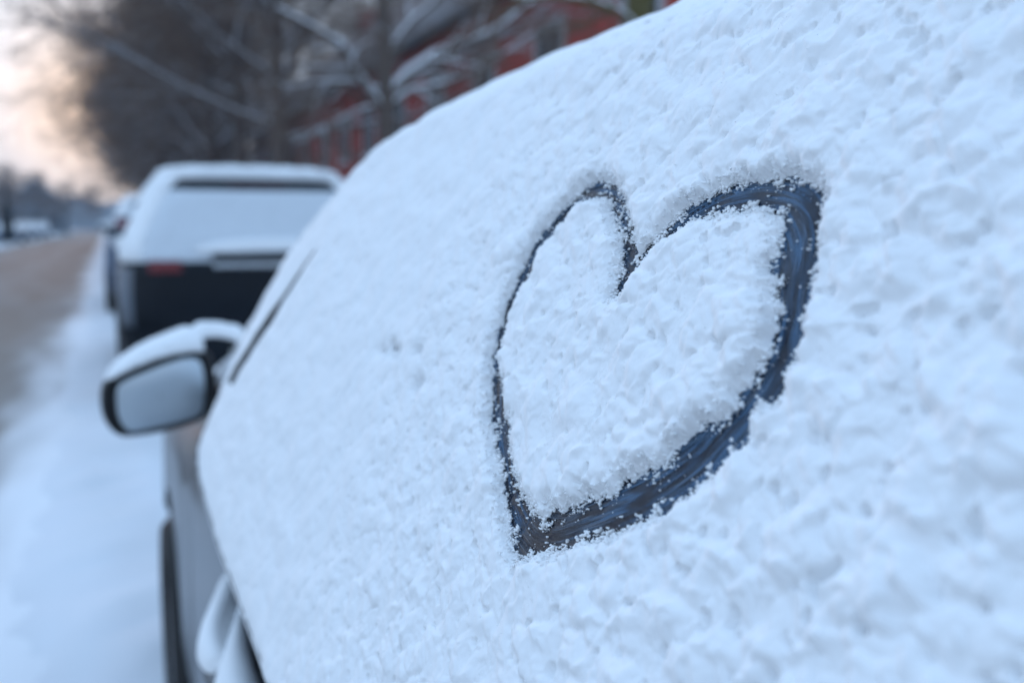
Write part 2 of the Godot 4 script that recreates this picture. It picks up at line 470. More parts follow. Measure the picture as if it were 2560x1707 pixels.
# A patch of the snow that lies on the car's side and roof. spots, if given, collects points for loose snow grains.
func snow_patch(ss: PackedFloat32Array, ts: PackedFloat32Array, bs: PackedFloat32Array, with_heart: bool, spots: Array, dust: Array) -> ArrayMesh:
	var cols := ts.size()
	var pts := PackedVector3Array()
	pts.resize(ss.size() * cols)
	var keep := PackedByteArray()
	keep.resize(pts.size())
	keep.fill(1)
	var field := heart_field(ss, bs) if with_heart else PackedFloat32Array()
	var big := noise(11, 1.0, FastNoiseLite.TYPE_SIMPLEX_SMOOTH, 2)
	var drift := noise(12, 1.0)
	var fluff := noise(13, 1.0, FastNoiseLite.TYPE_SIMPLEX_SMOOTH, 3)
	var fine := noise(14, 1.0, FastNoiseLite.TYPE_SIMPLEX, 2)
	var crumble := noise(15, 1.0, FastNoiseLite.TYPE_SIMPLEX, 3)
	var pit := noise(16, 1.0, FastNoiseLite.TYPE_SIMPLEX_SMOOTH, 2)
	var rng := RandomNumberGenerator.new()
	rng.seed = 5
	for i in ss.size():
		var s := ss[i]
		var sec := section(s)
		var u := s * 1000.0
		var near_seal := s > 1.07 and s < 1.37
		var near_pit := s > 0.6 and s < 0.73
		for j in cols:
			var t := ts[j]
			var on := on_section(sec, t)
			var v := bs[j] * 1000.0
			# snow relief in millimetres: soft drifts, rounded clumps, fluff, crystals
			var wx := big.get_noise_2d(u * 0.05, v * 0.05 + 40.0) * 6.0
			var wy := big.get_noise_2d(u * 0.05 + 90.0, v * 0.05) * 6.0
			var soft := (0.85 + 0.85 * smoothstep(0.42, 0.16, s)) * lerpf(1.0, 0.42, smoothstep(0.46, 0.75, s))
			var p1 := big.get_noise_2d((u + wx) * 0.019, (v + wy) * 0.025)
			var p2 := fluff.get_noise_2d((u + wy) * 0.036 + 60.0, (v + wx) * 0.046)
			var p3 := fluff.get_noise_2d(u * 0.085 + 150.0, v * 0.10)
			var puff := sqrt(p1 * p1 + 0.003)
			var h := 4.6 + 1.3 * drift.get_noise_2d(u * 0.016, v * 0.02) + (5.0 * puff + (2.5 * sqrt(p2 * p2 + 0.014) + 0.55 * sqrt(p3 * p3 + 0.003))) * soft
			var hollow := 1.0 - smoothstep(0.03, 0.22, absf(p1))
			h += (0.05 + 0.5 * hollow * maxf(0.0, 0.3 + p3)) * fine.get_noise_2d(u * 0.62, v * 0.62)
			var hole := pit.get_noise_2d(u * 0.07, v * 0.08)
			if hole > 0.34:
				h -= (hole - 0.34) * 14.0 * hollow * soft
			h = maxf(h, 1.4)
			if t > 5.0:
				h += minf((t - 5.0) * 12.0, 8.0)
			var sd := 1.0
			var edge := 99.0
			if with_heart:
				sd = field[i * cols + j] - 0.0014 - 0.0018 * smoothstep(0.28, 0.24, bs[j]) * smoothstep(0.40, 0.35, s) - 0.0012 * smoothstep(0.33, 0.30, s) - 0.0022 * smoothstep(0.45, 0.50, s)
			if near_seal and t > 2.2 and t < 4.2:
				sd = minf(sd, segment_distance(Vector2(s, bs[j]), SEAL) - 0.016 * smoothstep(1.08, 1.2, s) - 0.001)
			if near_pit and t > 2.5 and t < 4.0:
				for p: Vector3 in PITS:
					sd = minf(sd, Vector2((s - p.x) * 0.6, bs[j] - p.y).length() - p.z)
			if sd < 0.02:
				var mm := sd * 1000.0
				mm += crumble.get_noise_2d(u * 0.10, v * 0.10) * 2.6 + 0.7 * fine.get_noise_2d(u * 0.24 + 50.0, v * 0.24)
				edge = mm
				if mm < 0.0:
					h = -1.4
				else:
					h = lerpf(-0.4, h, 0.6 * smoothstep(0.0, 3.2, mm) + 0.4 * smoothstep(1.0, 8.0, mm))
			elif sd > 0.5:
				h = maxf(h, 2.0)
			if t < 2.0:
				h = minf(h, lerpf(1.0, h, maxf(t - 1.0, 0.0)))
			if h < -0.2:
				keep[i * cols + j] = 0
			var off := h * 0.001 - SNOW_DEPTH
			var pos: Vector2 = on[0]
			var nn: Vector2 = on[1]
			pts[i * cols + j] = Vector3(pos.x + nn.x * off, pos.y + nn.y * off, -s)
			if with_heart and t > 2.05 and t < 4.95:
				var chance := 0.0
				if s > 0.22 and s < 0.62:
					chance = 0.05 + 0.10 * hollow
				if edge < 4.5 and edge >= 0.0:
					chance = 1.7 - 0.3 * edge
				elif edge < 0.0:
					chance = 1.25 * exp(edge * 0.9) + 0.008
					var cluster := crumble.get_noise_2d(u * 0.07 + 900.0, v * 0.07 + 500.0)
					chance += 1.2 * smoothstep(0.14, 0.36, cluster) * smoothstep(-7.0, -2.0, edge)
				while rng.randf() < chance:
					chance -= 1.0
					var lift := h + rng.randf_range(-0.15, 0.3)
					if edge < 0.0:
						lift = 0.1 + rng.randf() * 1.2 * exp(edge * 0.5)
					elif edge < 3.0:
						lift = maxf(0.1, h * rng.randf_range(0.3, 1.1) + rng.randf_range(0.0, 0.5))
					(dust if edge > 4.5 else spots).append(Vector3(pos.x, pos.y, -s) + Vector3(nn.x, nn.y, 0.0) * (lift * 0.001 - SNOW_DEPTH) + Vector3(rng.randf_range(-1, 1), rng.randf_range(-1, 1), rng.randf_range(-1, 1)) * 0.00055)
	return grid(pts, cols, false, PackedColorArray(), PackedVector2Array(), keep)

# The film of half-melted snow that the finger left on the glass, streaked along the stroke, with reflections painted in.
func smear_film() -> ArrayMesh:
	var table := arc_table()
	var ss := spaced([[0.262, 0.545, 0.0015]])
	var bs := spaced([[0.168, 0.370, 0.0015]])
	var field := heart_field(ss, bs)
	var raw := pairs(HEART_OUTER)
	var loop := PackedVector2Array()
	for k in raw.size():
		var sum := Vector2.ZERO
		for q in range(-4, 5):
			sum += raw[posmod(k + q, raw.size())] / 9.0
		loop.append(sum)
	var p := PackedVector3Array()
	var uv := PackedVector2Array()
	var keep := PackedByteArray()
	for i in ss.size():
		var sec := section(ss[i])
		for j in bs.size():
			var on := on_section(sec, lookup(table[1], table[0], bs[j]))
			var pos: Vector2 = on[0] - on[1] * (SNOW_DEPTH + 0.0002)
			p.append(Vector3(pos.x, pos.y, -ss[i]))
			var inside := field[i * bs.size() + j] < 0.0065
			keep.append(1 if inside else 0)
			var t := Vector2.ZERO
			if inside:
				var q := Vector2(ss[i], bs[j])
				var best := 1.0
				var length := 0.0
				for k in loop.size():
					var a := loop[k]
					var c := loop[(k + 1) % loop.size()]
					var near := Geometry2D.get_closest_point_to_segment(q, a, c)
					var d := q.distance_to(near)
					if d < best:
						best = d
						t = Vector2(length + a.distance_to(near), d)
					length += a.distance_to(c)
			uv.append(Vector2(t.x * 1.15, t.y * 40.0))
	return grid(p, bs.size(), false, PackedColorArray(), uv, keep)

func smear_reflection_texture() -> ImageTexture:
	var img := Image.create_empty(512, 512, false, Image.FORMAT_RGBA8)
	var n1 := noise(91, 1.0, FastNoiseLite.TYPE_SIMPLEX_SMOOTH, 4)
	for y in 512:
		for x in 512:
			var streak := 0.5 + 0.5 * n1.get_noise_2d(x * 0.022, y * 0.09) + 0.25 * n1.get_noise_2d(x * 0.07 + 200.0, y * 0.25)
			# reflections painted in: taupe at the heart's bottom (outline end), sky blue upper right
			var reflection_tone := clampf(0.8 * smoothstep(0.70, 0.80, x / 512.0)  - smoothstep(0.97, 1.0, x / 512.0) + 0.8 * n1.get_noise_2d(x * 0.03 + 90.0, y * 0.02), 0.0, 1.0)
			var c := lin(0.09, 0.17, 0.28).lerp(lin(0.19, 0.165, 0.16), reflection_tone)
			c = c.lerp(lin(0.26, 0.40, 0.60).lerp(lin(0.30, 0.28, 0.29), reflection_tone), clampf(streak * 1.9 - 0.9, 0.0, 0.95))
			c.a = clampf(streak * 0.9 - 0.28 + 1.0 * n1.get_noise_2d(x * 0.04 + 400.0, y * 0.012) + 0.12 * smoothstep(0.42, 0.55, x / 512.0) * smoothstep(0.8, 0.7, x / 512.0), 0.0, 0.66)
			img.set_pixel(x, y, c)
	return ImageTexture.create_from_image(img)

func flake_mesh(sd: int) -> ArrayMesh:
	# an irregular little lump of snow crystals
	var rng := RandomNumberGenerator.new()
	rng.seed = sd
	var st := tool()
	var f := (1.0 + sqrt(5.0)) / 2.0
	var p := [Vector3(-1, f, 0), Vector3(1, f, 0), Vector3(-1, -f, 0), Vector3(1, -f, 0), Vector3(0, -1, f), Vector3(0, 1, f), Vector3(0, -1, -f), Vector3(0, 1, -f), Vector3(f, 0, -1), Vector3(f, 0, 1), Vector3(-f, 0, -1), Vector3(-f, 0, 1)]
	for i in 12:
		p[i] = p[i].normalized() * rng.randf_range(0.40, 1.40)
	var faces := [0, 11, 5, 0, 5, 1, 0, 1, 7, 0, 7, 10, 0, 10, 11, 1, 5, 9, 5, 11, 4, 11, 10, 2, 10, 7, 6, 7, 1, 8, 3, 9, 4, 3, 4, 2, 3, 2, 6, 3, 6, 8, 3, 8, 9, 4, 9, 5, 2, 4, 11, 6, 2, 10, 8, 6, 7, 9, 8, 1]
	st.set_smooth_group(-1)
	for i in 20:
		tri(st, p[faces[3 * i]], p[faces[3 * i + 2]], p[faces[3 * i + 1]])
	return done(st)

func grains(called: String, spots: Array, parent: Node, small: float, large: float, sd: int) -> void:
	var rng := RandomNumberGenerator.new()
	rng.seed = sd
	var mm := MultiMesh.new()
	mm.transform_format = MultiMesh.TRANSFORM_3D
	mm.mesh = flake_mesh(sd)
	mm.instance_count = spots.size()
	var buf := PackedFloat32Array()
	buf.resize(spots.size() * 12)
	for i in spots.size():
		var b := Basis.from_euler(Vector3(rng.randf() * TAU, rng.randf() * TAU, rng.randf() * TAU))
		var r := lerpf(small, large, pow(rng.randf(), 2.6))
		b = b.scaled(Vector3(r, r * rng.randf_range(0.35, 1.0), r * rng.randf_range(0.5, 1.3)))
		var o: Vector3 = spots[i]
		var k := i * 12
		buf[k] = b.x.x
		buf[k + 1] = b.y.x
		buf[k + 2] = b.z.x
		buf[k + 3] = o.x
		buf[k + 4] = b.x.y
		buf[k + 5] = b.y.y
		buf[k + 6] = b.z.y
		buf[k + 7] = o.y
		buf[k + 8] = b.x.z
		buf[k + 9] = b.y.z
		buf[k + 10] = b.z.z
		buf[k + 11] = o.z
	mm.buffer = buf
	var o := MultiMeshInstance3D.new()
	o.name = called
	o.multimesh = mm
	o.material_override = M.snow
	o.set_meta("kind", "stuff")
	parent.add_child(o, true)

# A sheet that follows the car's upper body at a fixed depth below the snow's surface.
func shell(s0: float, s1: float, t0: float, t1: float, depth: float, ns: int, nt: int, mirrored := false) -> ArrayMesh:
	var p := PackedVector3Array()
	for i in ns + 1:
		var s := lerpf(s0, s1, float(i) / ns)
		var sec := section(s)
		for j in nt + 1:
			var on := on_section(sec, minf(lerpf(t0, t1, float(j) / nt), 6.9999))
			var pos: Vector2 = on[0] - on[1] * depth
			p.append(Vector3(MIDDLE * 2.0 - pos.x if mirrored else pos.x, pos.y, -s))
	return grid(p, nt + 1, mirrored)

# Lower side of the body between two s, with the wheel arches cut out.
func lower_side(s0: float, s1: float, mirrored := false) -> ArrayMesh:
	var p := PackedVector3Array()
	var n := maxi(4, int((s1 - s0) / 0.025))
	for i in n + 1:
		var s := lerpf(s0, s1, float(i) / n)
		var k := side_keys(s)
		var low := 0.24
		var flare := 0.0
		for w in [2.30, -0.36]:
			var q := absf(s - w)
			if q < 0.375:
				low = maxf(low, 0.31 + sqrt(0.1406 - q * q))
			flare = maxf(flare, smoothstep(0.48, 0.30, q) * 0.006)
		var x := 0.108 + maxf(0.0, s - 2.55) * 0.42 + maxf(0.0, -0.8 - s) * 0.25
		var top := Vector2(k[0] + 0.022, k[1] - 0.02)
		for j in 15:
			var f := j / 14.0
			var y := lerpf(top.y, minf(low, top.y - 0.02), f)
			var body := x + 0.012 * cos(clampf((y - 0.55) * 4.0, -1.5, 1.5)) * -1.0 + 0.012
			body += 0.09 * pow(clampf((0.46 - y) / 0.24, 0.0, 1.0), 2.0)
			body -= flare * smoothstep(0.0, 0.25, f)
			var xx := lerpf(top.x, body, smoothstep(0.0, 0.10, top.y - y))
			p.append(Vector3(MIDDLE * 2.0 - xx if mirrored else xx, y, -s))
	return grid(p, 15, not mirrored)

func belt_trim(s0: float, s1: float, mirrored: bool) -> ArrayMesh:
	var p := PackedVector3Array()
	for i in 81:
		var s := lerpf(s0, s1, i / 80.0)
		var k := side_keys(s)
		for q: Vector2 in [Vector2(0.03, -0.012), Vector2(0.014, -0.014), Vector2(0.006, -0.026), Vector2(0.006, -0.040), Vector2(0.016, -0.046)]:
			p.append(Vector3(MIDDLE * 2.0 - k[0] - q.x if mirrored else k[0] + q.x, k[1] + q.y, -s))
	return grid(p, 5, not mirrored)

func ring_lathe(profile: Array, sides: int) -> ArrayMesh:      # (radius, x) pairs turned about the x axis
	var p := PackedVector3Array()
	for q: Vector2 in profile:
		for k in sides + 1:
			var a := TAU * (k % sides) / sides
			p.append(Vector3(q.y, cos(a) * q.x, sin(a) * q.x))
	return grid(p, sides + 1)

func add_wheel(parent: Node, at: Vector3, r: float, width: float, outward: float) -> void:
	var w := outward * width * 0.5
	var tyre := put("wheel", ring_lathe([Vector2(r * 0.66, -w), Vector2(r * 0.9, -w * 1.04), Vector2(r * 0.985, -w * 0.8), Vector2(r, -w * 0.4), Vector2(r, w * 0.4), Vector2(r * 0.985, w * 0.8), Vector2(r * 0.9, w * 1.04), Vector2(r * 0.68, w), Vector2(r * 0.64, w * 0.7)], 40), M.rubber, parent)
	tyre.position = at
	var st := tool()
	st.set_smooth_group(-1)
	for k in 5:
		for side in [-1.0, 1.0]:
			var a = TAU * (k + 0.12 * side) / 5.0
			var b = TAU * (k + 0.05 * side) / 5.0
			var c := Vector3(w * 0.75, cos(a) * r * 0.62, sin(a) * r * 0.62)
			var d := Vector3(w * 0.9, cos(TAU * k / 5.0) * r * 0.62, sin(TAU * k / 5.0) * r * 0.62)
			var e := Vector3(w * 0.8, cos(b) * r * 0.1, sin(b) * r * 0.1)
			var f := Vector3(w * 0.95, 0, 0)
			tri(st, c, d, f)
			tri(st, c, f, e)
			tri(st, d, c, f)
	put("rim", done(st), M.alloy, tyre)
	put("rim_ring", ring_lathe([Vector2(r * 0.58, w * 0.5), Vector2(r * 0.60, w * 0.86), Vector2(r * 0.66, w * 0.92), Vector2(r * 0.67, w * 0.8)], 32), M.alloy, tyre)
	put("brake_disc", ring_lathe([Vector2(0.01, w * 0.35), Vector2(r * 0.58, w * 0.35), Vector2(r * 0.6, w * 0.1)], 24), M.plastic, tyre)

# Outline in the x, y plane lofted backwards along -z: list of [z, scale]
func outline_loft(outline: PackedVector2Array, steps: Array, z0: float) -> ArrayMesh:
	var c := Vector2.ZERO
	for q in outline:
		c += q / outline.size()
	var p := PackedVector3Array()
	for st: Array in steps:
		for k in outline.size() + 1:
			var q: Vector2 = c + (outline[k % outline.size()] - c) * st[1]
			p.append(Vector3(q.x, q.y, z0 - st[0]))
	return grid(p, outline.size() + 1)

func smooth_outline(list: Array, per: int) -> PackedVector2Array:
	var out := PackedVector2Array()
	var n := list.size()
	for i in n:
		for k in per:
			out.append(list[i].cubic_interpolate(list[(i + 1) % n], list[(i + n - 1) % n], list[(i + 2) % n], float(k) / per))
	return out

# A lump of snow lying along a line: at each point a height and a half width.
func snow_roll(path: PackedVector3Array, high: PackedFloat32Array, wide: PackedFloat32Array, across: Vector3, rough: float, sd: int) -> ArrayMesh:
	var n := noise(sd, 1.0, FastNoiseLite.TYPE_SIMPLEX_SMOOTH, 3)
	var p := PackedVector3Array()
	var m := 6 * (path.size() - 1)
	for i in m + 1:
		var f := float(i) / m * (path.size() - 1)
		var a := mini(int(f), path.size() - 2)
		var q := f - a
		var c := path[a].cubic_interpolate(path[a + 1], path[maxi(a - 1, 0)], path[mini(a + 2, path.size() - 1)], q)
		var h := lerpf(high[a], high[a + 1], q)
		var w := lerpf(wide[a], wide[a + 1], q)
		var e := sqrt(maxf(0.0, 1.0 - pow(absf(float(i) / m * 2.0 - 1.0), 12.0)))
		for k in 25:
			var ang := TAU * (k % 24) / 24.0
			var up := sin(ang)
			var d := across * cos(ang) * w * e + Vector3.UP * (up * h if up > 0.0 else up * h * 0.25) * e
			p.append(c + d * (1.0 + rough * n.get_noise_3dv((c + d) * 40.0)))
	return grid(p, 25)

func near_car() -> void:
	var car := thing("snowy_car", "silver car under thick fresh snow with a heart drawn on its side window", "car", Vector3.ZERO)
	var table := arc_table()
	# --- body under the snow
	for mirrored in [false, true]:
		put("door_seal", shell(-0.02, 1.93, 1.6, 2.06, 0.0075, 40, 4, mirrored), M.plastic, car)
		put("roof_rail", shell(-1.3, 1.93, 4.86, 5.06, 0.009, 60, 6, mirrored), M.silver, car)
		put("roof", shell(-0.78, 1.11, 5.04, 7.0, 0.010, 40, 24, mirrored), M.silver, car)
		put("hood", shell(1.94, 3.1, 2.0, 7.0, 0.010, 30, 40, mirrored), M.silver, car)
		put("rear_quarter", shell(-1.35, -0.62, 1.6, 4.9, 0.009, 20, 20, mirrored), M.silver, car)
		put("pillar", shell(0.955, 1.045, 2.06, 4.9, 0.0085, 4, 20, mirrored), M.plastic, car)
		put("pillar", shell(1.07, 1.96, 2.0, 4.9, 0.0095, 24, 20, mirrored), M.plastic, car)
		put("fender", lower_side(1.755, 3.1, mirrored), M.silver, car)
		put("front_door", lower_side(0.955, 1.745, mirrored), M.silver, car)
		put("rear_door", lower_side(-0.02, 0.945, mirrored), M.silver, car)
		put("belt_trim", belt_trim(-0.6, 1.74, mirrored), M.plastic, car)
		put("rear_fender", lower_side(-1.35, -0.03, mirrored), M.silver, car)
		var glass := put("side_window", shell(-0.60, 0.952, 2.0, 4.9, SNOW_DEPTH + 0.0004, 40, 40, mirrored), M.glass, car)
		put("side_window", shell(1.048, 1.75, 2.0, 4.86, SNOW_DEPTH + 0.0006, 30, 30, mirrored), M.glass, car)
		if not mirrored:
			glass.set_meta("label", "dark rear side window showing through the drawn heart")
		var wx := 0.088 + 0.105
		for s in [2.30, -0.36]:
			add_wheel(car, Vector3(MIDDLE * 2.0 - wx if mirrored else wx, 0.315, -s), 0.315, 0.205, 1.0 if mirrored else -1.0)
	put("windscreen", shell(1.10, 1.94, 5.04, 7.0, 0.011, 20, 24), M.dark_glass, car)
	put("windscreen", shell(1.10, 1.94, 5.04, 7.0, 0.011, 20, 24, true), M.dark_glass, car)
	put("rear_window", shell(-1.3, -0.77, 5.04, 7.0, 0.011, 20, 24), M.dark_glass, car)
	put("rear_window", shell(-1.3, -0.77, 5.04, 7.0, 0.011, 20, 24, true), M.dark_glass, car)
	put("bumper", box_mesh(Vector3(0.42, 0.26, -3.16), Vector3(1.5, 0.66, -3.06), 0.05), M.silver, car)
	put("rear_bumper", box_mesh(Vector3(0.34, 0.30, 1.30), Vector3(1.58, 0.84, 1.42), 0.05), M.silver, car)
	put("floor_pan", box_mesh(Vector3(0.30, 0.20, -2.95), Vector3(1.62, 0.40, 1.25), 0.02), M.plastic, car)
	put("engine_bay", box_mesh(Vector3(0.36, 0.40, -2.9), Vector3(1.56, 0.78, -1.85), 0.02), M.plastic, car)
	put("cabin_lining", box_mesh(Vector3(0.18, 0.40, -1.8), Vector3(0.20, 0.90, 1.2)), M.lining, car)
	put("cabin_lining", box_mesh(Vector3(1.72, 0.40, -1.8), Vector3(1.74, 0.90, 1.2)), M.lining, car)
	for x in [0.30, 1.06]:
		put("seat", box_mesh(Vector3(x, 0.52, -1.35), Vector3(x + 0.5, 0.68, -0.85), 0.06), M.cloth, car)
		put("backrest", box_mesh(Vector3(x, 0.68, -0.92), Vector3(x + 0.5, 1.18, -0.78), 0.05), M.cloth, car)
	put("rear_seat", box_mesh(Vector3(0.26, 0.52, -0.5), Vector3(1.66, 0.68, 0.1), 0.05), M.cloth, car)
	put("rear_backrest", box_mesh(Vector3(0.26, 0.68, 0.0), Vector3(1.66, 1.16, 0.16), 0.05), M.cloth, car)

	# --- the snow on it
	var spots := []
	var dust := []
	var near_b := spaced([[-0.034, 0.0, 0.0022], [0.0, 0.06, 0.0016], [0.06, 0.40, 0.00088], [0.40, 0.50, 0.0014]])
	var mid_b := spaced([[-0.034, 0.0, 0.003], [0.0, 0.50, 0.0021]])
	var far_b := spaced([[-0.034, 0.0, 0.004], [0.0, 0.50, 0.006]])
	var patches := [[spaced([[0.08, 0.20, 0.0011], [0.20, 0.56, 0.00082], [0.56, 0.66, 0.0012]]), near_b, true], [spaced([[0.6595, 0.80, 0.0016], [0.80, 1.35, 0.0024]]), mid_b, false],
		[spaced([[1.348, 1.97, 0.005]]), far_b, false], [spaced([[-0.9, 0.082, 0.008]]), far_b, false]]
	for k in patches.size():
		var bs: PackedFloat32Array = patches[k][1]
		var ts := PackedFloat32Array()
		for b in bs:
			ts.append(lookup(table[1], table[0], b))
		var o := put("side_snow", snow_patch(patches[k][0], ts, bs, patches[k][2], spots, dust), M.snow, car)
		if k == 0:
			o.set_meta("label", "fresh snow on the side window with a finger-drawn heart")
	var roof_b := spaced([[0.497, 1.16, 0.012]])
	var roof_t := PackedFloat32Array()
	for b in roof_b:
		roof_t.append(lookup(table[1], table[0], b))
	put("roof_snow", snow_patch(spaced([[-0.9, 1.98, 0.012]]), roof_t, roof_b, false, [], []), M.snow, car)
	var hood_b := spaced([[0.0, 1.16, 0.015]])
	var hood_t := PackedFloat32Array()
	for b in hood_b:
		hood_t.append(lookup(table[1], table[0], b))
	put("hood_snow", snow_patch(spaced([[1.97, 3.1, 0.014]]), hood_t, hood_b, false, [], []), M.snow, car)
	put("trunk_snow", snow_patch(spaced([[-1.35, -0.9, 0.014]]), hood_t, hood_b, false, [], []), M.snow, car)
	for part in [[1.95, 3.1, 2.0], [-1.35, 1.98, 2.0]]:
		put("far_side_snow", shell(part[0], part[1], part[2], 7.0, -0.001, 60, 60, true), M.snow, car)
	put("smear_with_reflections", smear_film(), M.smear, car)
	var sv := PackedVector3Array()
	var sn := PackedVector3Array()
	var si := PackedInt32Array()
	var spath := PackedVector3Array()
	var sr := PackedFloat32Array()
	for q: Vector2 in SEAL:
		var on := on_section(section(q.x), lookup(table[1], table[0], q.y))
		var pos: Vector2 = on[0] - on[1] * 0.0035
		spath.append(Vector3(pos.x, pos.y, -q.x))
		sr.append(0.0062 * smoothstep(1.06, 1.22, q.x) * smoothstep(1.38, 1.32, q.x) + 0.001)
	tube(sv, sn, si, spath, sr, 10)
	put("window_seal", arrays(sv, sn, si), M.plastic, car)
	grains("snow_grains", spots, car, 0.0002, 0.0011, 21)
	grains("snow_crystals", dust, car, 0.00014, 0.00036, 22)
	handle(car)
	wing_mirror(car)

func handle(car: Node3D) -> void:
	var v := PackedVector3Array()
	var n := PackedVector3Array()
	var idx := PackedInt32Array()
	var path := PackedVector3Array()
	var radii := PackedFloat32Array()
	var bow := [Vector2(0.122, 1.20), Vector2(0.114, 1.165), Vector2(0.100, 1.095), Vector2(0.085, 1.03), Vector2(0.077, 0.98), Vector2(0.080, 0.935), Vector2(0.098, 0.89), Vector2(0.112, 0.865)]
	for q: Vector2 in bow:
		path.append(Vector3(q.x, 0.848, -q.y))
		radii.append(0.011)
	tube(v, n, idx, path, radii, 12)
	var h := put("door_handle", arrays(v, n, idx), M.silver, car)
	var top := PackedVector3Array()
	for q: Vector2 in bow.slice(0, 6):
		top.append(Vector3(q.x + 0.002, 0.858, -q.y))
	put("handle_snow", snow_roll(top, PackedFloat32Array([0.008, 0.018, 0.024, 0.026, 0.024, 0.016]), PackedFloat32Array([0.007, 0.013, 0.016, 0.016, 0.016, 0.014]), Vector3(1, 0, 0.25).normalized(), 0.02, 31), M.snow, h)
	var slope := PackedVector3Array([Vector3(0.094, 0.838, -0.80), Vector3(0.093, 0.84, -0.86), Vector3(0.093, 0.843, -0.91), Vector3(0.097, 0.846, -0.95), Vector3(0.105, 0.85, -1.0), Vector3(0.114, 0.855, -1.05), Vector3(0.12, 0.86, -1.09)])
	put("handle_snow", snow_roll(slope, PackedFloat32Array([0.026, 0.03, 0.034, 0.034, 0.03, 0.022, 0.010]), PackedFloat32Array([0.021, 0.022, 0.022, 0.018, 0.012, 0.008, 0.003]), Vector3.RIGHT, 0.02, 32), M.snow, h)

func wing_mirror(car: Node3D) -> void:
	var z := -1.95
	var rim := smooth_outline([Vector2(-0.022, 0.955), Vector2(-0.018, 0.985), Vector2(0.0, 1.003), Vector2(0.04, 1.02), Vector2(0.085, 1.035), Vector2(0.125, 1.043), Vector2(0.155, 1.042), Vector2(0.172, 1.032), Vector2(0.178, 1.01), Vector2(0.181, 0.975), Vector2(0.182, 0.945), Vector2(0.172, 0.92), Vector2(0.14, 0.905), Vector2(0.10, 0.895), Vector2(0.05, 0.889), Vector2(0.012, 0.889), Vector2(-0.008, 0.903), Vector2(-0.019, 0.928)], 3)
	var inner := smooth_outline([Vector2(0.003, 0.955), Vector2(0.006, 0.982), Vector2(0.025, 0.996), Vector2(0.06, 1.010), Vector2(0.10, 1.024), Vector2(0.135, 1.030), Vector2(0.154, 1.020), Vector2(0.160, 0.985), Vector2(0.158, 0.945), Vector2(0.150, 0.922), Vector2(0.12, 0.911), Vector2(0.07, 0.902), Vector2(0.028, 0.897), Vector2(0.012, 0.909), Vector2(0.004, 0.93)], 3)
	var housing := put("mirror_housing", outline_loft(rim, [[0.0, 0.97], [0.004, 1.0], [0.03, 1.03], [0.06, 1.0], [0.09, 0.86], [0.11, 0.6], [0.118, 0.02]], z), M.plastic, car)
	put("mirror_frame", outline_loft(rim, [[0.002, 0.98], [-0.002, 0.955], [0.010, 0.90], [0.012, 0.02]], z), M.plastic, housing)
	put("mirror_glass", outline_loft(inner, [[-0.002, 0.02], [-0.0022, 0.5], [-0.002, 0.97], [0.001, 1.0]], z).duplicate(), M.mirror, housing)
	var arm := tool()
	box(arm, Vector3(0.16, 0.918, z - 0.09), Vector3(0.245, 0.965, z - 0.02), 0.012)
	put("mirror_arm", done(arm), M.plastic, housing)
	var path := PackedVector3Array([Vector3(-0.018, 0.985, z - 0.045), Vector3(0.005, 1.004, z - 0.045), Vector3(0.045, 1.023, z - 0.045), Vector3(0.09, 1.039, z - 0.045), Vector3(0.13, 1.046, z - 0.045), Vector3(0.165, 1.042, z - 0.045)])
	put("mirror_snow", snow_roll(path, PackedFloat32Array([0.010, 0.022, 0.030, 0.034, 0.038, 0.040]), PackedFloat32Array([0.03, 0.05, 0.055, 0.055, 0.055, 0.045]), Vector3.BACK, 0.12, 33), M.snow, housing)
	var path2 := PackedVector3Array([Vector3(0.145, 1.066, z - 0.06), Vector3(0.18, 1.068, z - 0.06), Vector3(0.21, 1.063, z - 0.06), Vector3(0.245, 1.05, z - 0.06)])
	put("mirror_snow", snow_roll(path2, PackedFloat32Array([0.025, 0.025, 0.024, 0.03]), PackedFloat32Array([0.03, 0.03, 0.03, 0.03]), Vector3.BACK, 0.12, 34), M.snow, housing)
	var path3 := PackedVector3Array([Vector3(0.18, 0.968, z - 0.04), Vector3(0.2, 0.985, z - 0.04), Vector3(0.22, 1.0, z - 0.04), Vector3(0.235, 1.02, z - 0.04)])
	put("mirror_snow", snow_roll(path3, PackedFloat32Array([0.01, 0.03, 0.03, 0.02]), PackedFloat32Array([0.02, 0.03, 0.03, 0.02]), Vector3.BACK, 0.12, 35), M.snow, housing)

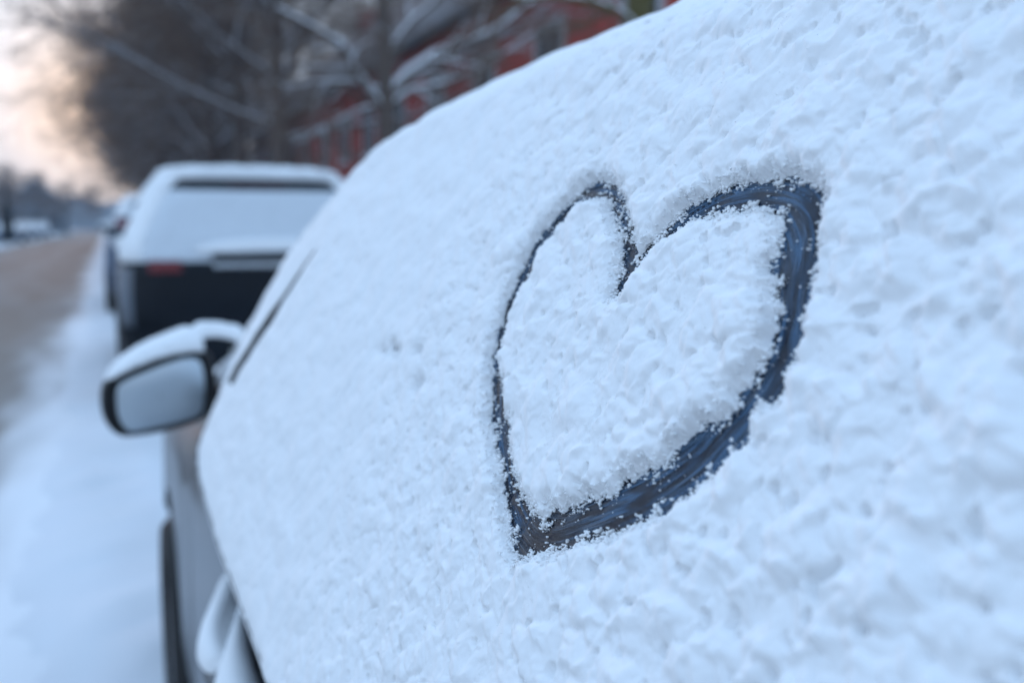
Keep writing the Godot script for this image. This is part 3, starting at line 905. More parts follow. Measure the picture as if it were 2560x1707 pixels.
# ---------------------------------------------------------------- ground
func ground() -> void:
	var rough := noise(41, 1.0, FastNoiseLite.TYPE_SIMPLEX_SMOOTH, 4)
	var xs := spaced([[-300.0, -60.0, 60.0], [-60.0, -8.0, 6.0], [-8.0, 3.0, 0.12], [3.0, 14.0, 0.8], [14.0, 60.0, 6.0], [60.0, 300.0, 60.0]])
	var zs := spaced([[-40.0, -4.0, 4.0], [-4.0, 22.0, 0.14], [22.0, 60.0, 0.8], [60.0, 200.0, 8.0], [200.0, 350.0, 50.0]])
	var p := PackedVector3Array()
	var c := PackedColorArray()
	for s in zs:
		for x in xs:
			var bump := 0.025 * rough.get_noise_2d(x * 0.9, s * 0.5) + 0.02 * rough.get_noise_2d(x * 3.0, s * 1.2) + 0.09 * absf(rough.get_noise_2d(x * 1.9 + 300.0, s * 1.5)) * smoothstep(-0.6, 0.0, x) * smoothstep(9.0, 5.0, x)
			var far := clampf(absf(x) / 10.0, 0.0, 1.0)
			# the road is a little lower than the verge
			var lowered := smoothstep(-0.1, -0.6, x) * smoothstep(-6.6, -6.0, x) * 0.05
			p.append(Vector3(x, (bump + 0.02) * (1.0 - far * 0.5) - lowered - 0.02, -s))
			var dirt := clampf(rough.get_noise_2d(x * 1.7 + 50.0, s * 0.6) * 0.5 + 0.1, 0.0, 1.0) * 0.5
			c.append(Color(0.74, 0.76, 0.79).lerp(Color(0.42, 0.41, 0.40), dirt))
	struct("snow_ground", grid(p, xs.size(), true, c), M.ground_snow)
	# the road: sanded, driven-over snow, brown in the tracks, whiter towards its edge
	var rx := spaced([[-6.2, 0.0, 0.1]])
	var rs := spaced([[-40.0, -4.0, 4.0], [-4.0, 30.0, 0.2], [30.0, 80.0, 1.0], [80.0, 220.0, 8.0]])
	p = PackedVector3Array()
	c = PackedColorArray()
	for s in rs:
		for x in rx:
			var n1 := rough.get_noise_2d(x * 1.2, s * 0.22 + 70.0)
			var n2 := rough.get_noise_2d(x * 4.0 + 20.0, s * 0.9)
			var n3 := rough.get_noise_2d(3.0, s * 0.25)
			var edge := smoothstep(-0.78, -0.28, x + 0.22 * n1 + 0.12 * n2 + 0.16 * n3)
			edge = maxf(edge, smoothstep(-5.0, -5.6, x + 0.4 * n1))
			var track := 0.5 + 0.5 * cos((x + 1.25) * TAU / 1.7)
			var snowy := clampf(0.18 + 0.5 * (1.0 - track) + 0.8 * n1 + 0.3 * n2, 0.0, 1.0) * 0.45
			var col := Color(0.26, 0.235, 0.21).lerp(Color(0.42, 0.42, 0.42), snowy)
			c.append(col.lerp(Color(0.83, 0.84, 0.86), edge))
			var y := -0.024 + 0.012 * n1 + 0.006 * n2 + edge * 0.012
			y -= smoothstep(-0.2, 0.0, x) * 0.05
			p.append(Vector3(x, y, -s))
	struct("road", grid(p, rx.size(), true, c), M.road)

# ---------------------------------------------------------------- red house
func house() -> void:
	var h := thing("red_house", "long red wooden house with white trimmed windows behind the street trees", "house", Vector3(9.0, 0, -40.0))
	put("wall", box_mesh(Vector3(0, 0.0, -26), Vector3(9, 6.6, 26)), M.red_wall, h)
	put("plinth", box_mesh(Vector3(-0.06, 0.0, -26.06), Vector3(9.06, 0.5, 26.06)), M.far_wood, h)
	var st := tool()
	st.set_smooth_group(-1)
	var a := [Vector3(-0.6, 6.45, 26.6), Vector3(4.5, 11.6, 26.6), Vector3(9.6, 6.45, 26.6)]
	var up := Vector3(0, 0.22, 0)
	var along := Vector3(0, 0, -53.2)
	for k in 2:
		for q in [Vector3.ZERO, up]:
			tri(st, a[k] + q, a[k + 1] + q, a[k] + along + q)
			tri(st, a[k + 1] + q, a[k + 1] + along + q, a[k] + along + q)
		for q in [Vector3.ZERO, along]:
			tri(st, a[k] + q, a[k + 1] + q, a[k] + up + q)
			tri(st, a[k + 1] + q, a[k + 1] + up + q, a[k] + up + q)
	tri(st, a[0], a[0] + along, a[0] + up)
	tri(st, a[0] + along, a[0] + along + up, a[0] + up)
	for q in [Vector3.ZERO, along * 0.96 + Vector3(0, 0, -1.0)]:
		tri(st, Vector3(0, 6.6, 25.9) + q, Vector3(9, 6.6, 25.9) + q, Vector3(4.5, 11.3, 25.9) + q)
	var roof := put("roof", done(st), M.roof, h)
	for z in [-14.0, 4.0, 18.0]:
		put("chimney", box_mesh(Vector3(4.1, 10.6, z - 0.4), Vector3(4.9, 12.6, z + 0.4), 0.02), M.red_wall, roof)
	var frame := tool()
	for q in [[Vector3(-0.07, 0, -0.75), Vector3(0.02, 1.7, -0.6)], [Vector3(-0.07, 0, 0.6), Vector3(0.02, 1.7, 0.75)], [Vector3(-0.075, 1.7, -0.8), Vector3(0.02, 1.85, 0.8)], [Vector3(-0.12, -0.12, -0.8), Vector3(0.02, 0, 0.8)], [Vector3(-0.06, 0, -0.035), Vector3(0.02, 1.7, 0.035)]]:
		box(frame, q[0], q[1], 0.005)
	var frame_mesh := done(frame)
	var pane := box_mesh(Vector3(-0.03, 0, -0.6), Vector3(0.01, 1.7, 0.6))
	var sill_snow := snow_roll(PackedVector3Array([Vector3(-0.1, -0.02, -0.78), Vector3(-0.1, -0.02, 0.0), Vector3(-0.1, -0.02, 0.78)]), PackedFloat32Array([0.05, 0.10, 0.06]), PackedFloat32Array([0.06, 0.08, 0.06]), Vector3.RIGHT, 0.02, 44)
	for level in [1.0, 3.75]:
		for k in 13:
			if level < 2.0 and k == 6:
				continue
			var w := put("window", frame_mesh, M.white_trim, h)
			w.position = Vector3(0, level, -24.0 + k * 4.0)
			put("pane", pane, M.dark_glass, w)
			put("sill_snow", sill_snow, M.snow, w)
	var d := put("door", box_mesh(Vector3(-0.05, 0.3, -0.6), Vector3(0.02, 2.6, 0.6), 0.01), M.white_trim, h)
	d.position = Vector3(0, 0, 0)
	for z in [-25.95, 25.95]:
		put("corner_board", box_mesh(Vector3(-0.05, 0.5, z - 0.1), Vector3(0.1, 6.45, z + 0.1)), M.white_trim, h)

# ---------------------------------------------------------------- other parked cars
# A car body as rings stacked upwards: each row is [height, half width, rear, front, corner radius].
const RING := 72
func ring_point(row: Array, u: float) -> Vector3:
	# u runs once round the plan from the middle of the rear, to the right side, the front, the left side
	var w: float = row[1]
	var r0: float = row[2]
	var f0: float = row[3]
	var r: float = minf(row[4], minf(w, (f0 - r0) * 0.5) * 0.98)
	var q := fposmod(u, float(RING))
	var mirrored := q > RING * 0.5
	if mirrored:
		q = RING - q
	var bow := 0.05 * w
	var x := 0.0
	var d := 0.0
	if q <= 8.0:
		x = q / 8.0 * (w - r)
		d = r0
	elif q <= 13.0:
		var a := (q - 8.0) / 5.0 * PI * 0.5
		x = w - r + sin(a) * r
		d = r0 + r - cos(a) * r
	elif q <= 25.0:
		x = w
		d = lerpf(r0 + r, f0 - r, (q - 13.0) / 12.0)
	elif q <= 30.0:
		var a := (q - 25.0) / 5.0 * PI * 0.5
		x = w - r + cos(a) * r
		d = f0 - r + sin(a) * r
	else:
		x = (36.0 - q) / 6.0 * (w - r)
		d = f0
	d += bow * pow(x / maxf(w, 0.01), 2.0) * (1.0 if d < (r0 + f0) * 0.5 else -2.0)
	return Vector3(-x if mirrored else x, row[0], -d)

func car_point(rows: Array, u: float, v: float) -> Vector3:
	var i := clampi(int(v), 0, rows.size() - 2)
	var f := v - i
	var a := ring_point(rows[maxi(i - 1, 0)], u)
	var b := ring_point(rows[i], u)
	var c := ring_point(rows[i + 1], u)
	var d := ring_point(rows[mini(i + 2, rows.size() - 1)], u)
	return b.lerp(c, f) * 0.6 + b.cubic_interpolate(c, a, d, f) * 0.4

func car_height(rows: Array, y: float) -> float:
	for i in rows.size() - 1:
		if y <= rows[i + 1][0]:
			return i + clampf((y - rows[i][0]) / (rows[i + 1][0] - rows[i][0]), 0.0, 1.0)
	return rows.size() - 1.001

# A piece of the car's skin between two u and two heights, lifted off by `lift`; with `rough` it becomes a snow layer with soft edges.
func skin(rows: Array, u0: float, u1: float, y0: float, y1: float, lift: float, nu: int, nv: int, rough := 0.0, soft := false) -> ArrayMesh:
	var v0 := car_height(rows, y0)
	var v1 := car_height(rows, y1)
	var n := noise(61, 1.0, FastNoiseLite.TYPE_SIMPLEX_SMOOTH, 3)
	var p := PackedVector3Array()
	for i in nu + 1:
		for j in nv + 1:
			var u := lerpf(u0, u1, float(i) / nu)
			var v := lerpf(v0, v1, float(j) / nv)
			var q := car_point(rows, u, v)
			var nn := (car_point(rows, u, minf(v + 0.02, rows.size() - 1.001)) - car_point(rows, u, maxf(v - 0.02, 0.0))).cross(car_point(rows, u + 0.05, v) - car_point(rows, u - 0.05, v)).normalized()
			if nn.dot(q - Vector3(0, 0.8, -2.2)) < 0.0:
				nn = -nn
			var l := lift
			if soft:
				var e := float(j) / nv * (nv - j) / nv * 4.0
				if u1 - u0 < RING - 1:
					e = minf(e, float(i) / nu * (nu - i) / nu * 8.0)
				if y1 > rows[-1][0] - 0.01:
					e = minf(1.0, float(j) / nv * 8.0)
				l = lift * sqrt(clampf(e * 2.0, 0.0, 1.0)) + rough * n.get_noise_3dv(q * 6.0) * clampf(e * 4.0, 0.0, 1.0) + 0.002
			p.append(q + nn * l)
	return grid(p, nv + 1)

func make_car(label: String, at: Vector3, rows: Array, paint: Material, group: String, detail: Dictionary) -> Node3D:
	var car := thing("parked_car", label, "car", at, group)
	put("body", skin(rows, 0, RING, rows[0][0], rows[-1][0], 0.0, 144, 60), paint, car)
	var belt: float = detail.belt
	var top: float = detail.top
	put("rear_window", skin(rows, -9.5, 9.5, belt + 0.03, top, 0.006, 20, 10), M.dark_glass, car)
	for s in [1.0, -1.0]:
		put("side_window", skin(rows, s * 13.2, s * 18.3, belt + 0.04, top - 0.04, 0.006, 12, 8), M.dark_glass, car)
		put("side_window", skin(rows, s * 18.7, s * 23.6, belt + 0.04, top - 0.04, 0.006, 12, 8), M.dark_glass, car)
		put("taillight", skin(rows, s * detail.get("lamp_u", [8.0, 12.8])[0], s * detail.get("lamp_u", [8.0, 12.8])[1], detail.lamp[0], detail.lamp[1], 0.012, 12, 6), M.red_lens, car)
		put("headlight", skin(rows, s * 25.5, s * 30.5, 0.66, 0.80, 0.012, 10, 5), M.chrome, car)
		for d in [0.82, detail.front]:
			add_wheel(car, Vector3(s * (detail.half - 0.10), 0.34, -d), 0.34, 0.22, s)
		var arm := put("wing_mirror", snow_roll(PackedVector3Array([Vector3(s * 0.86, belt + 0.08, -detail.front + 0.62), Vector3(s * (detail.half + 0.03), belt + 0.09, -detail.front + 0.62), Vector3(s * (detail.half + 0.07), belt + 0.09, -detail.front + 0.64)]), PackedFloat32Array([0.05, 0.09, 0.08]), PackedFloat32Array([0.03, 0.06, 0.05]), Vector3.BACK, 0.0, 3), M.grey_paint_and_reflection, car)
		put("mirror_snow", snow_roll(PackedVector3Array([Vector3(s * (detail.half - 0.02), belt + 0.16, -detail.front + 0.62), Vector3(s * (detail.half + 0.03), belt + 0.17, -detail.front + 0.62), Vector3(s * (detail.half + 0.07), belt + 0.16, -detail.front + 0.64)]), PackedFloat32Array([0.04, 0.06, 0.04]), PackedFloat32Array([0.06, 0.06, 0.05]), Vector3.BACK, 0.1, 4), M.snow, arm)
	put("windscreen", skin(rows, 27.0, 45.0, belt + 0.03, top, 0.006, 20, 10), M.dark_glass, car)
	put("underbody", box_mesh(Vector3(-0.66, 0.18, -detail.front - 0.6), Vector3(0.66, 0.5, -0.2)), M.plastic, car)
	put("number_plate", box_mesh(Vector3(-0.26, detail.plate, -0.02), Vector3(0.26, detail.plate + 0.11, 0.03), 0.004), M.plate, car)
	# snow
	put("roof_snow", skin(rows, 0, RING, top + detail.get("lip", 0.03), rows[-1][0], 0.055, 120, 24, 0.02, true), M.snow, car)
	put("window_snow", skin(rows, -10.2, 10.2, detail.sill, top - 0.045, 0.03, 60, 26, 0.012, true), M.frost, car)
	for s in [1.0, -1.0]:
		put("pillar_snow", skin(rows, s * 9.6, s * 13.4, detail.sill, top + 0.06, 0.035, 16, 26, 0.015, true), M.snow, car)
		put("roof_edge_snow", skin(rows, s * 12.0, s * 24.0, top - 0.07, top + 0.07, 0.03, 60, 8, 0.012, true), M.snow, car)
	put("hood_snow", skin(rows, 24.0, 48.0, belt - 0.06, belt + 0.05, 0.07, 40, 14, 0.02, true), M.snow, car)
	put("windscreen_snow", skin(rows, 26.0, 46.0, belt + 0.04, top - 0.03, 0.035, 40, 14, 0.015, true), M.snow, car)
	for s in [1.0, -1.0]:
		put("side_snow", skin(rows, s * 12.6, s * 23.0, belt - 0.02, belt + 0.06, 0.02, 50, 6, 0.015, true), M.snow, car)
	return car

func suv_rows() -> Array:
	return [[0.24, 0.82, 0.16, 4.2, 0.3], [0.36, 0.92, 0.05, 4.32, 0.3], [0.60, 0.965, 0.0, 4.4, 0.32], [0.80, 0.97, 0.0, 4.38, 0.32], [0.98, 0.955, 0.02, 4.3, 0.3], [1.04, 0.94, 0.05, 4.1, 0.28], [1.10, 0.925, 0.08, 3.3, 0.27],
		[1.16, 0.905, 0.11, 3.15, 0.26], [1.34, 0.82, 0.22, 2.8, 0.24], [1.50, 0.74, 0.32, 2.5, 0.24], [1.58, 0.685, 0.36, 2.3, 0.24], [1.63, 0.61, 0.41, 2.1, 0.26], [1.655, 0.50, 0.60, 1.95, 0.25], [1.665, 0.3, 0.9, 1.75, 0.15], [1.668, 0.01, 1.2, 1.4, 0.005]]

func suv_and_other_cars() -> void:
	var rows := suv_rows()
	var suv := make_car("black high car, its roof and rear window white with snow, parked just ahead", Vector3(1.03, 0, -7.15), rows, M.black_paint, "cars parked along the street", {"belt": 1.10, "top": 1.565, "lip": 0.035, "front": 3.3, "half": 0.97, "lamp": [0.95, 1.035], "lamp_u": [6.9, 9.3], "plate": 0.30, "sill": 1.02})
	# tailgate handle bar with its dark recess and the snow on its ledge, brake light and bumper
	put("handle_recess", box_mesh(Vector3(-0.36, 1.025, -0.10), Vector3(0.34, 1.085, -0.012), 0.01), M.plastic, suv)
	put("trim_bar", box_mesh(Vector3(-0.36, 0.975, -0.06), Vector3(0.46, 1.02, 0.015), 0.012), M.chrome, suv)
	put("ledge_snow", snow_roll(PackedVector3Array([Vector3(-0.48, 1.09, -0.04), Vector3(-0.2, 1.10, -0.03), Vector3(0.2, 1.105, -0.03), Vector3(0.48, 1.09, -0.04)]), PackedFloat32Array([0.03, 0.075, 0.075, 0.03]), PackedFloat32Array([0.03, 0.055, 0.055, 0.03]), Vector3.BACK, 0.08, 51), M.snow, suv)
	put("brake_light", skin(rows, -3.5, 3.5, 1.535, 1.56, 0.014, 10, 4), M.dark_red, suv)
	put("bumper", skin(rows, -13.0, 13.0, 0.36, 0.58, 0.035, 40, 8), M.black_paint, suv)
	for s in [1.0, -1.0]:
		put("rear_quarter", skin(rows, s * 10.6, s * 17.0, 0.42, 0.98, 0.004, 20, 12), M.grey_paint_and_reflection, suv)  # grey overlay on the black body: snow reflected there, painted as colour
	var rows2 := suv_rows()
	for r in rows2:
		r[1] *= 0.97
	make_car("dark blue car with red rear lamp, mostly hidden ahead of the black car", Vector3(0.90, 0, -14.8), rows2, M.blue_paint, "cars parked along the street", {"belt": 1.10, "top": 1.57, "front": 3.25, "half": 0.94, "lamp": [1.10, 1.34], "lamp_u": [8.0, 11.2], "plate": 0.62, "sill": 1.38})
	var low := [[0.22, 0.76, 0.16, 4.1, 0.3], [0.36, 0.84, 0.05, 4.2, 0.3], [0.58, 0.87, 0.0, 4.25, 0.3], [0.76, 0.87, 0.0, 4.2, 0.3], [0.86, 0.86, 0.03, 4.1, 0.28], [0.92, 0.85, 0.08, 3.3, 0.26], [0.98, 0.83, 0.14, 3.1, 0.25],
		[1.2, 0.74, 0.32, 2.65, 0.2], [1.36, 0.66, 0.48, 2.25, 0.2], [1.43, 0.58, 0.58, 2.0, 0.2], [1.455, 0.45, 0.8, 1.85, 0.2], [1.465, 0.2, 1.1, 1.6, 0.15], [1.467, 0.01, 1.3, 1.4, 0.005]]
	var d := {"belt": 0.93, "top": 1.40, "front": 3.2, "half": 0.87, "lamp": [0.70, 0.84], "plate": 0.5, "sill": 0.88}
	var c1 := make_car("low snow-covered car across the road, nearest of its row", Vector3(-6.3, 0, -80.0), low, M.blue_paint, "snowy cars across the road", d)
	c1.rotation.y = PI
	var spots := [[-6.4, -92.0, "snow-covered car across the road, second of its row"], [-6.3, -104.0, "snow-covered car across the road, third of its row"], [-6.4, -117.0, "snow-covered car across the road, farthest of its row"]]
	for q in spots:
		copy(c1, q[2], Vector3(q[0], 0, q[1]), PI)

# ---------------------------------------------------------------- trees
class Wood:
	var v := PackedVector3Array()
	var n := PackedVector3Array()
	var i := PackedInt32Array()
	var share := 0.6

func snow_on(w: Wood, path: PackedVector3Array, radii: PackedFloat32Array, share: float) -> void:
	# a ridge of snow along the upper side of a branch
	var up := PackedVector3Array()
	var r := PackedFloat32Array()
	for k in path.size():
		up.append(path[k] + Vector3.UP * radii[k] * 0.75)
		r.append(radii[k] * share)
	tube(w.v, w.n, w.i, up, r, 5)

func branch(wood: Wood, twigs: Wood, snow: Wood, rng: RandomNumberGenerator, from: Vector3, dir: Vector3, length: float, radius: float, level: int) -> void:
	var steps := 6 if level < 2 else 4 if level == 2 else 3
	var path := PackedVector3Array([from])
	var radii := PackedFloat32Array([radius])
	var d := dir.normalized()
	var p := from
	for k in steps:
		var bend := 0.21 if level < 2 else 0.28
		d = (d + Vector3(rng.randf_range(-bend, bend), rng.randf_range(-bend, bend) + (0.07 if level < 2 else -0.02), rng.randf_range(-bend, bend))).normalized()
		p += d * length / steps
		path.append(p)
		radii.append(radius * lerpf(1.0, 0.35, float(k + 1) / steps))
	spread(wood, twigs, snow, rng, path, radii, length, level)

func spread(wood: Wood, twigs: Wood, snow: Wood, rng: RandomNumberGenerator, path: PackedVector3Array, radii: PackedFloat32Array, length: float, level: int) -> void:
	var into := wood if level < 3 else twigs
	tube(into.v, into.n, into.i, path, radii, 7 if level == 1 else 5 if level == 2 else 3)
	if level == 1:
		snow_on(snow, path, radii, snow.share)
	elif level == 2 and rng.randf() < 0.8 or level == 3 and rng.randf() < 0.25:
		snow_on(snow, path, radii, snow.share)
	if level >= 4:
		return
	var count := (5 if wood.share < 0.5 else 9) if level == 1 else (4 if wood.share < 0.5 else 9) if level == 2 else 6
	for k in count:
		var f := lerpf(0.18, 1.0, (k + rng.randf()) / count) * (path.size() - 1)
		var a := mini(int(f), path.size() - 2)
		var at := path[a].lerp(path[a + 1], f - a)
		var dir := (path[a + 1] - path[a]).normalized()
		var off := Vector3(rng.randf_range(-1, 1), rng.randf_range(-0.75, 1), rng.randf_range(-1, 1))
		off = (off - dir * off.dot(dir)).normalized()
		var l := length * rng.randf_range(0.34, 0.6)
		branch(wood, twigs, snow, rng, at, dir * 0.75 + off * rng.randf_range(0.5, 1.0), maxf(l, 0.4), maxf(lerpf(radii[a], radii[a + 1], f - a) * 0.55, 0.006), level + 1)

func make_tree(label: String, at: Vector3, sd: int, tall: float, girth: float, bark: Material, limbs: Array, count: int, more: Array = []) -> Node3D:
	var t := thing("street_tree", label, "tree", at, "bare trees along the pavement")
	var rng := RandomNumberGenerator.new()
	rng.seed = sd
	var wood := Wood.new()
	var twigs := Wood.new()
	var snow := Wood.new()
	snow.share = 0.85 if limbs.size() > 0 else 0.7
	var path := PackedVector3Array()
	var radii := PackedFloat32Array()
	for k in 9:
		var f := k / 8.0
		path.append(Vector3(sin(f * 3.0 + sd) * 0.07 * f, f * tall, cos(f * 2.3 + sd) * 0.07 * f))
		radii.append(girth * lerpf(1.0, 0.28, pow(f, 1.3)) * (1.0 + 0.5 * pow(1.0 - minf(f * 6.0, 1.0), 2.0)))
	tube(wood.v, wood.n, wood.i, path, radii, 12)
	var trunk := Wood.new()
	trunk.v = wood.v.duplicate()
	trunk.n = wood.n.duplicate()
	trunk.i = wood.i.duplicate()
	wood = Wood.new()
	wood.share = 0.4 if limbs.size() > 0 else 0.6
	for q: Array in limbs + more:
		var lp := PackedVector3Array()
		var lr := PackedFloat32Array()
		for k in q[0].size():
			lp.append(q[0][k])
			lr.append(q[1] * lerpf(1.0, 0.45, float(k) / (q[0].size() - 1)))
		wood = Wood.new()
		wood.share = 0.4 if limbs.size() > 0 else 0.6
		var on_limb := Wood.new()
		on_limb.share = 0.9
		spread(wood, twigs, on_limb, rng, lp, lr, q[2], 1)
		add_limb(t, wood, on_limb, bark, M.limb_snow if limbs.size() > 0 else M.dusted)
	for k in count:
		var f := lerpf(0.28, 0.97, (k + rng.randf() * 0.6) / count)
		var a := TAU * (k * 0.382 + rng.randf() * 0.1)
		var p := path[int(f * 8.0)].lerp(path[mini(int(f * 8.0) + 1, 8)], f * 8.0 - int(f * 8.0))
		wood = Wood.new()
		wood.share = 0.4 if limbs.size() > 0 else 0.6
		var on_limb := Wood.new()
		on_limb.share = snow.share
		branch(wood, twigs, on_limb, rng, p, Vector3(cos(a), lerpf(0.25, 0.9, f), sin(a)), tall * lerpf(0.52, 0.26, f) * rng.randf_range(0.85, 1.15), girth * 0.42 * lerpf(1.0, 0.55, f), 1)
		add_limb(t, wood, on_limb, bark, M.dusted)
	put("trunk", arrays(trunk.v, trunk.n, trunk.i), bark, t)
	var tw := put("twigs", arrays(twigs.v, twigs.n, twigs.i), M.twig, t)
	tw.set_meta("kind", "stuff")
	return t

func add_limb(t: Node3D, wood: Wood, snow: Wood, bark: Material, white: Material) -> void:
	var limb := put("limb", arrays(wood.v, wood.n, wood.i), bark, t)
	if snow.v.size() > 0:
		put("branch_snow", arrays(snow.v, snow.n, snow.i), white, limb)

func at13(list: Array) -> Array:
	var out := []
	for q: Vector2 in list:
		out.append(Vector3(q.x - 3.5, q.y, 0.0))
	return out

func trees() -> void:
	# nearest: mossy trunk with one limb arching to the left
	make_tree("mossy olive-brown tree with a snowy arching limb, nearest to the camera", Vector3(3.47, 0, -6.2), 71, 6.5, 0.115, M.mossy, [[[Vector3(0.0, 2.2, 0.05), Vector3(-0.06, 2.55, 0.1), Vector3(-0.22, 2.69, 0.1), Vector3(-0.38, 2.75, 0.05), Vector3(-0.62, 2.78, 0.0), Vector3(-0.95, 2.74, 0.0)], 0.034, 0.5]], 3)
	# second: low snow-laden limbs spreading to both sides
	var limbs := [[at13([Vector2(3.5, 2.95), Vector2(3.78, 3.24), Vector2(4.13, 3.48), Vector2(4.49, 3.66), Vector2(4.86, 3.8), Vector2(5.18, 4.0), Vector2(5.61, 4.34)]), 0.075, 1.6],
		[at13([Vector2(3.5, 2.8), Vector2(3.8, 3.02), Vector2(4.25, 3.13), Vector2(4.73, 3.34), Vector2(5.18, 3.61), Vector2(5.6, 3.9)]), 0.05, 1.2],
		[at13([Vector2(3.5, 2.6), Vector2(3.36, 2.85), Vector2(3.2, 3.08), Vector2(3.03, 3.28), Vector2(2.94, 3.54), Vector2(2.56, 3.74), Vector2(2.1, 3.95)]), 0.075, 1.6],
		[at13([Vector2(3.48, 3.0), Vector2(2.98, 3.11), Vector2(2.54, 3.07), Vector2(2.15, 2.98)]), 0.035, 1.0],
		[at13([Vector2(3.5, 3.25), Vector2(3.62, 3.64), Vector2(3.86, 3.94), Vector2(4.14, 4.18), Vector2(4.4, 4.6)]), 0.05, 1.2],
		[at13([Vector2(3.48, 2.85), Vector2(3.08, 2.73), Vector2(2.64, 2.49), Vector2(2.26, 2.29)]), 0.028, 0.8]]
	make_tree("bare tree with long low snow-laden limbs in front of the red house", Vector3(3.5, 0, -13.0), 72, 8.0, 0.14, M.bark, limbs, 2)
	var a := make_tree("dark bare tree third in the row along the pavement", Vector3(3.1, 0, -19.3), 73, 9.5, 0.17, M.bark, [], 20)
	var b := make_tree("dense bare tree fourth in the row along the pavement", Vector3(3.2, 0, -26.0), 74, 11.0, 0.18, M.bark, [], 24, [[[Vector3(-0.05, 3.7, 0), Vector3(-1.4, 4.7, 0.2), Vector3(-2.9, 5.5, 0.1), Vector3(-4.7, 6.0, -0.2)], 0.055, 3.2], [[Vector3(-0.05, 5.0, 0), Vector3(-1.2, 6.4, -0.4), Vector3(-2.5, 7.4, -0.6), Vector3(-3.9, 8.0, -0.6)], 0.055, 3.2]])
	var names := ["fifth", "sixth", "seventh", "eighth", "ninth", "tenth", "eleventh", "twelfth", "thirteenth", "fourteenth"]
	for k in 10:
		copy(a if k % 2 == 0 else b, "dense bare tree %s in the row, its crown merging with its neighbours" % names[k], Vector3(3.0 + 0.8 * sin(k * 2.3), 0, -31.5 - k * 6.0), 1.1 + k * 1.9, 1.0 + 0.08 * sin(k * 1.7))
	# deeper in: behind the house and behind the row
	var deep := ["first", "second", "third", "fourth", "fifth", "sixth", "seventh", "eighth", "ninth"]
	for k in 8:
		copy(a if k % 3 == 0 else b, "tall bare tree behind the red house, %s from the near end" % deep[k], Vector3(21.5 + 2.0 * sin(k * 2.7), 0, -27.0 - k * 7.5), k * 1.7 + 0.4, 1.45)
	for k in 7:
		copy(b if k % 2 == 0 else a, "bare tree in the second line behind the pavement row, %s along it" % deep[k], Vector3(6.3 + 0.5 * sin(k * 1.9), 0, -52.0 - k * 6.5), k * 2.1, 0.95)

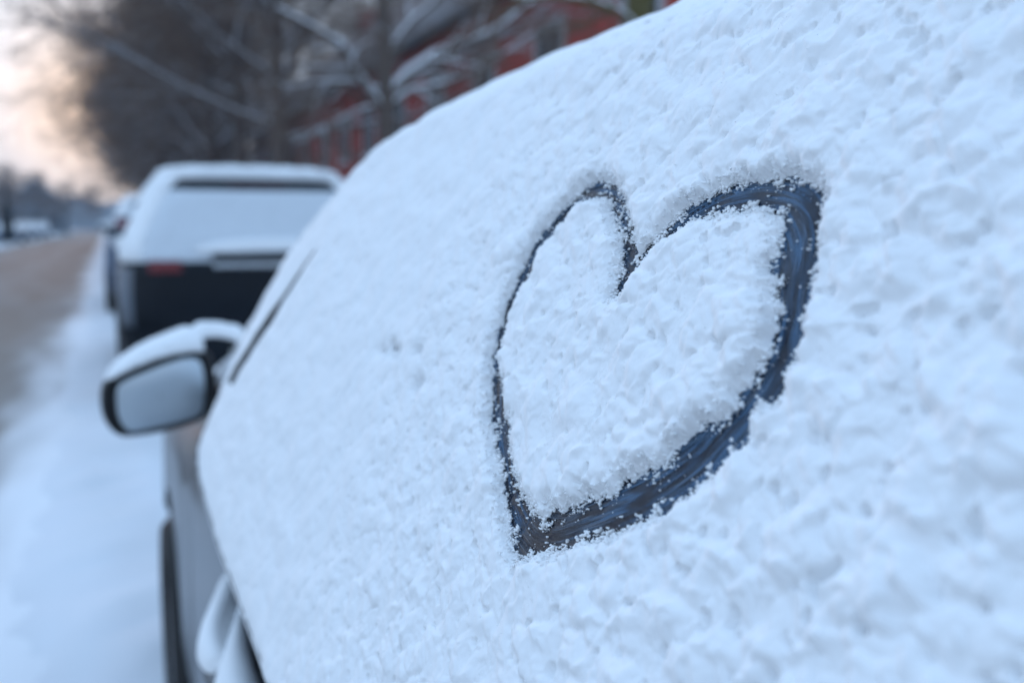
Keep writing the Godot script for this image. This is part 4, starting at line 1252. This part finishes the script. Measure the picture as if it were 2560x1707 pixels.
func far_side() -> void:
	# low wooded rise closing the view
	var n := noise(81, 1.0, FastNoiseLite.TYPE_SIMPLEX_SMOOTH, 4)
	var p := PackedVector3Array()
	var cols := 121
	for i in 9:
		for j in cols:
			var x := -260.0 + j * 4.0
			var f := i / 8.0
			var y := sin(f * PI) * (9.0 + 4.0 * n.get_noise_2d(x * 0.012, 3.0) + 4.0 * n.get_noise_2d(x * 0.09, f * 3.0))
			p.append(Vector3(x, y - 0.5, -230.0 - f * 120.0))
	struct("hill", grid(p, cols, true), M.far_wood)
	var src: Node3D = get_node("street_tree_002")
	var spots := [[-11.0, -96.0, 0.62], [-9.0, -112.0, 0.6], [-15.0, -104.0, 0.7], [-7.0, -128.0, 0.62], [-12.0, -138.0, 0.75], [-5.0, -150.0, 0.62], [-18.0, -125.0, 0.8], [-9.5, -160.0, 0.75], [-2.0, -170.0, 0.6], [-22.0, -150.0, 0.85]]
	var how := ["nearest", "second", "third", "fourth", "fifth", "sixth", "seventh", "eighth", "ninth", "farthest"]
	for k in spots.size():
		var t := copy(src, "hazy bare tree across the road far off, %s of the clump" % how[k], Vector3(spots[k][0], 0, spots[k][1]), k * 1.3, spots[k][2])
		t.set_meta("group", "hazy trees across the road")
	# two snowy-roofed houses beyond the bend
	for q in [[-16.5, -128.0, "far hazy house with a snowy gable roof, left of the pair across the road"], [-9.0, -158.0, "far hazy house with a snowy gable roof, right of the pair across the road"]]:
		var h := thing("cottage", q[2], "house", Vector3(q[0], 0, q[1]), "hazy houses across the road")
		put("wall", box_mesh(Vector3(-4, 0, -4.5), Vector3(4, 4.2, 4.5)), M.far_wood, h)
		var st2 := tool()
		st2.set_smooth_group(-1)
		for e in [-1.0, 1.0]:
			var c := [Vector3(e * 4.5, 3.9, 4.9), Vector3(0, 7.4, 4.9), Vector3(0, 7.4, -4.9), Vector3(e * 4.5, 3.9, -4.9)]
			var u := Vector3(0, 0.3, 0)
			tri(st2, c[0] + u, c[1] + u, c[2] + u)
			tri(st2, c[0] + u, c[2] + u, c[3] + u)
			tri(st2, c[0], c[1], c[2])
			tri(st2, c[0], c[2], c[3])
			tri(st2, c[0], c[0] + u, c[3])
			tri(st2, c[3], c[0] + u, c[3] + u)
			tri(st2, c[0], c[1], c[0] + u)
			tri(st2, c[1], c[1] + u, c[0] + u)
		put("roof_snow", done(st2), M.snow, h)
		var g := tool()
		g.set_smooth_group(-1)
		for e in [-4.5, 4.5]:
			tri(g, Vector3(-4, 4.2, e), Vector3(4, 4.2, e), Vector3(0, 7.3, e))
		put("gable", done(g), M.far_wood, h)
		for x in [-2.2, 0.0, 2.2]:
			put("window", box_mesh(Vector3(x - 0.5, 1.2, 4.45), Vector3(x + 0.5, 2.7, 4.53)), M.dark_glass, h)
	# a narrow dark evergreen by the far kerb
	var shrub := thing("columnar_evergreen", "narrow dark evergreen standing by the far side of the road", "tree", Vector3(-5.75, 0, -70.0))
	var rng := RandomNumberGenerator.new()
	rng.seed = 9
	var st := tool()
	st.set_smooth_group(-1)
	for k in 2600:
		var f := rng.randf()
		var r := 0.36 * sqrt(sin(minf(f * 1.15 + 0.12, 1.0) * PI)) * sqrt(rng.randf_range(0.3, 1.0))
		var a := rng.randf() * TAU
		var c := Vector3(cos(a) * r, 0.15 + f * 3.2, sin(a) * r)
		var u := Vector3(rng.randf_range(-1, 1), rng.randf_range(-0.3, 1), rng.randf_range(-1, 1)).normalized() * 0.12
		var w := u.cross(Vector3(rng.randf_range(-1, 1), rng.randf_range(-1, 1), rng.randf_range(-1, 1))).normalized() * 0.05
		tri(st, c - w, c + w, c + u)
	put("crown", done(st), M.needles, shrub)
	put("trunk", box_mesh(Vector3(-0.05, 0, -0.05), Vector3(0.05, 0.6, 0.05), 0.01), M.bark, shrub)
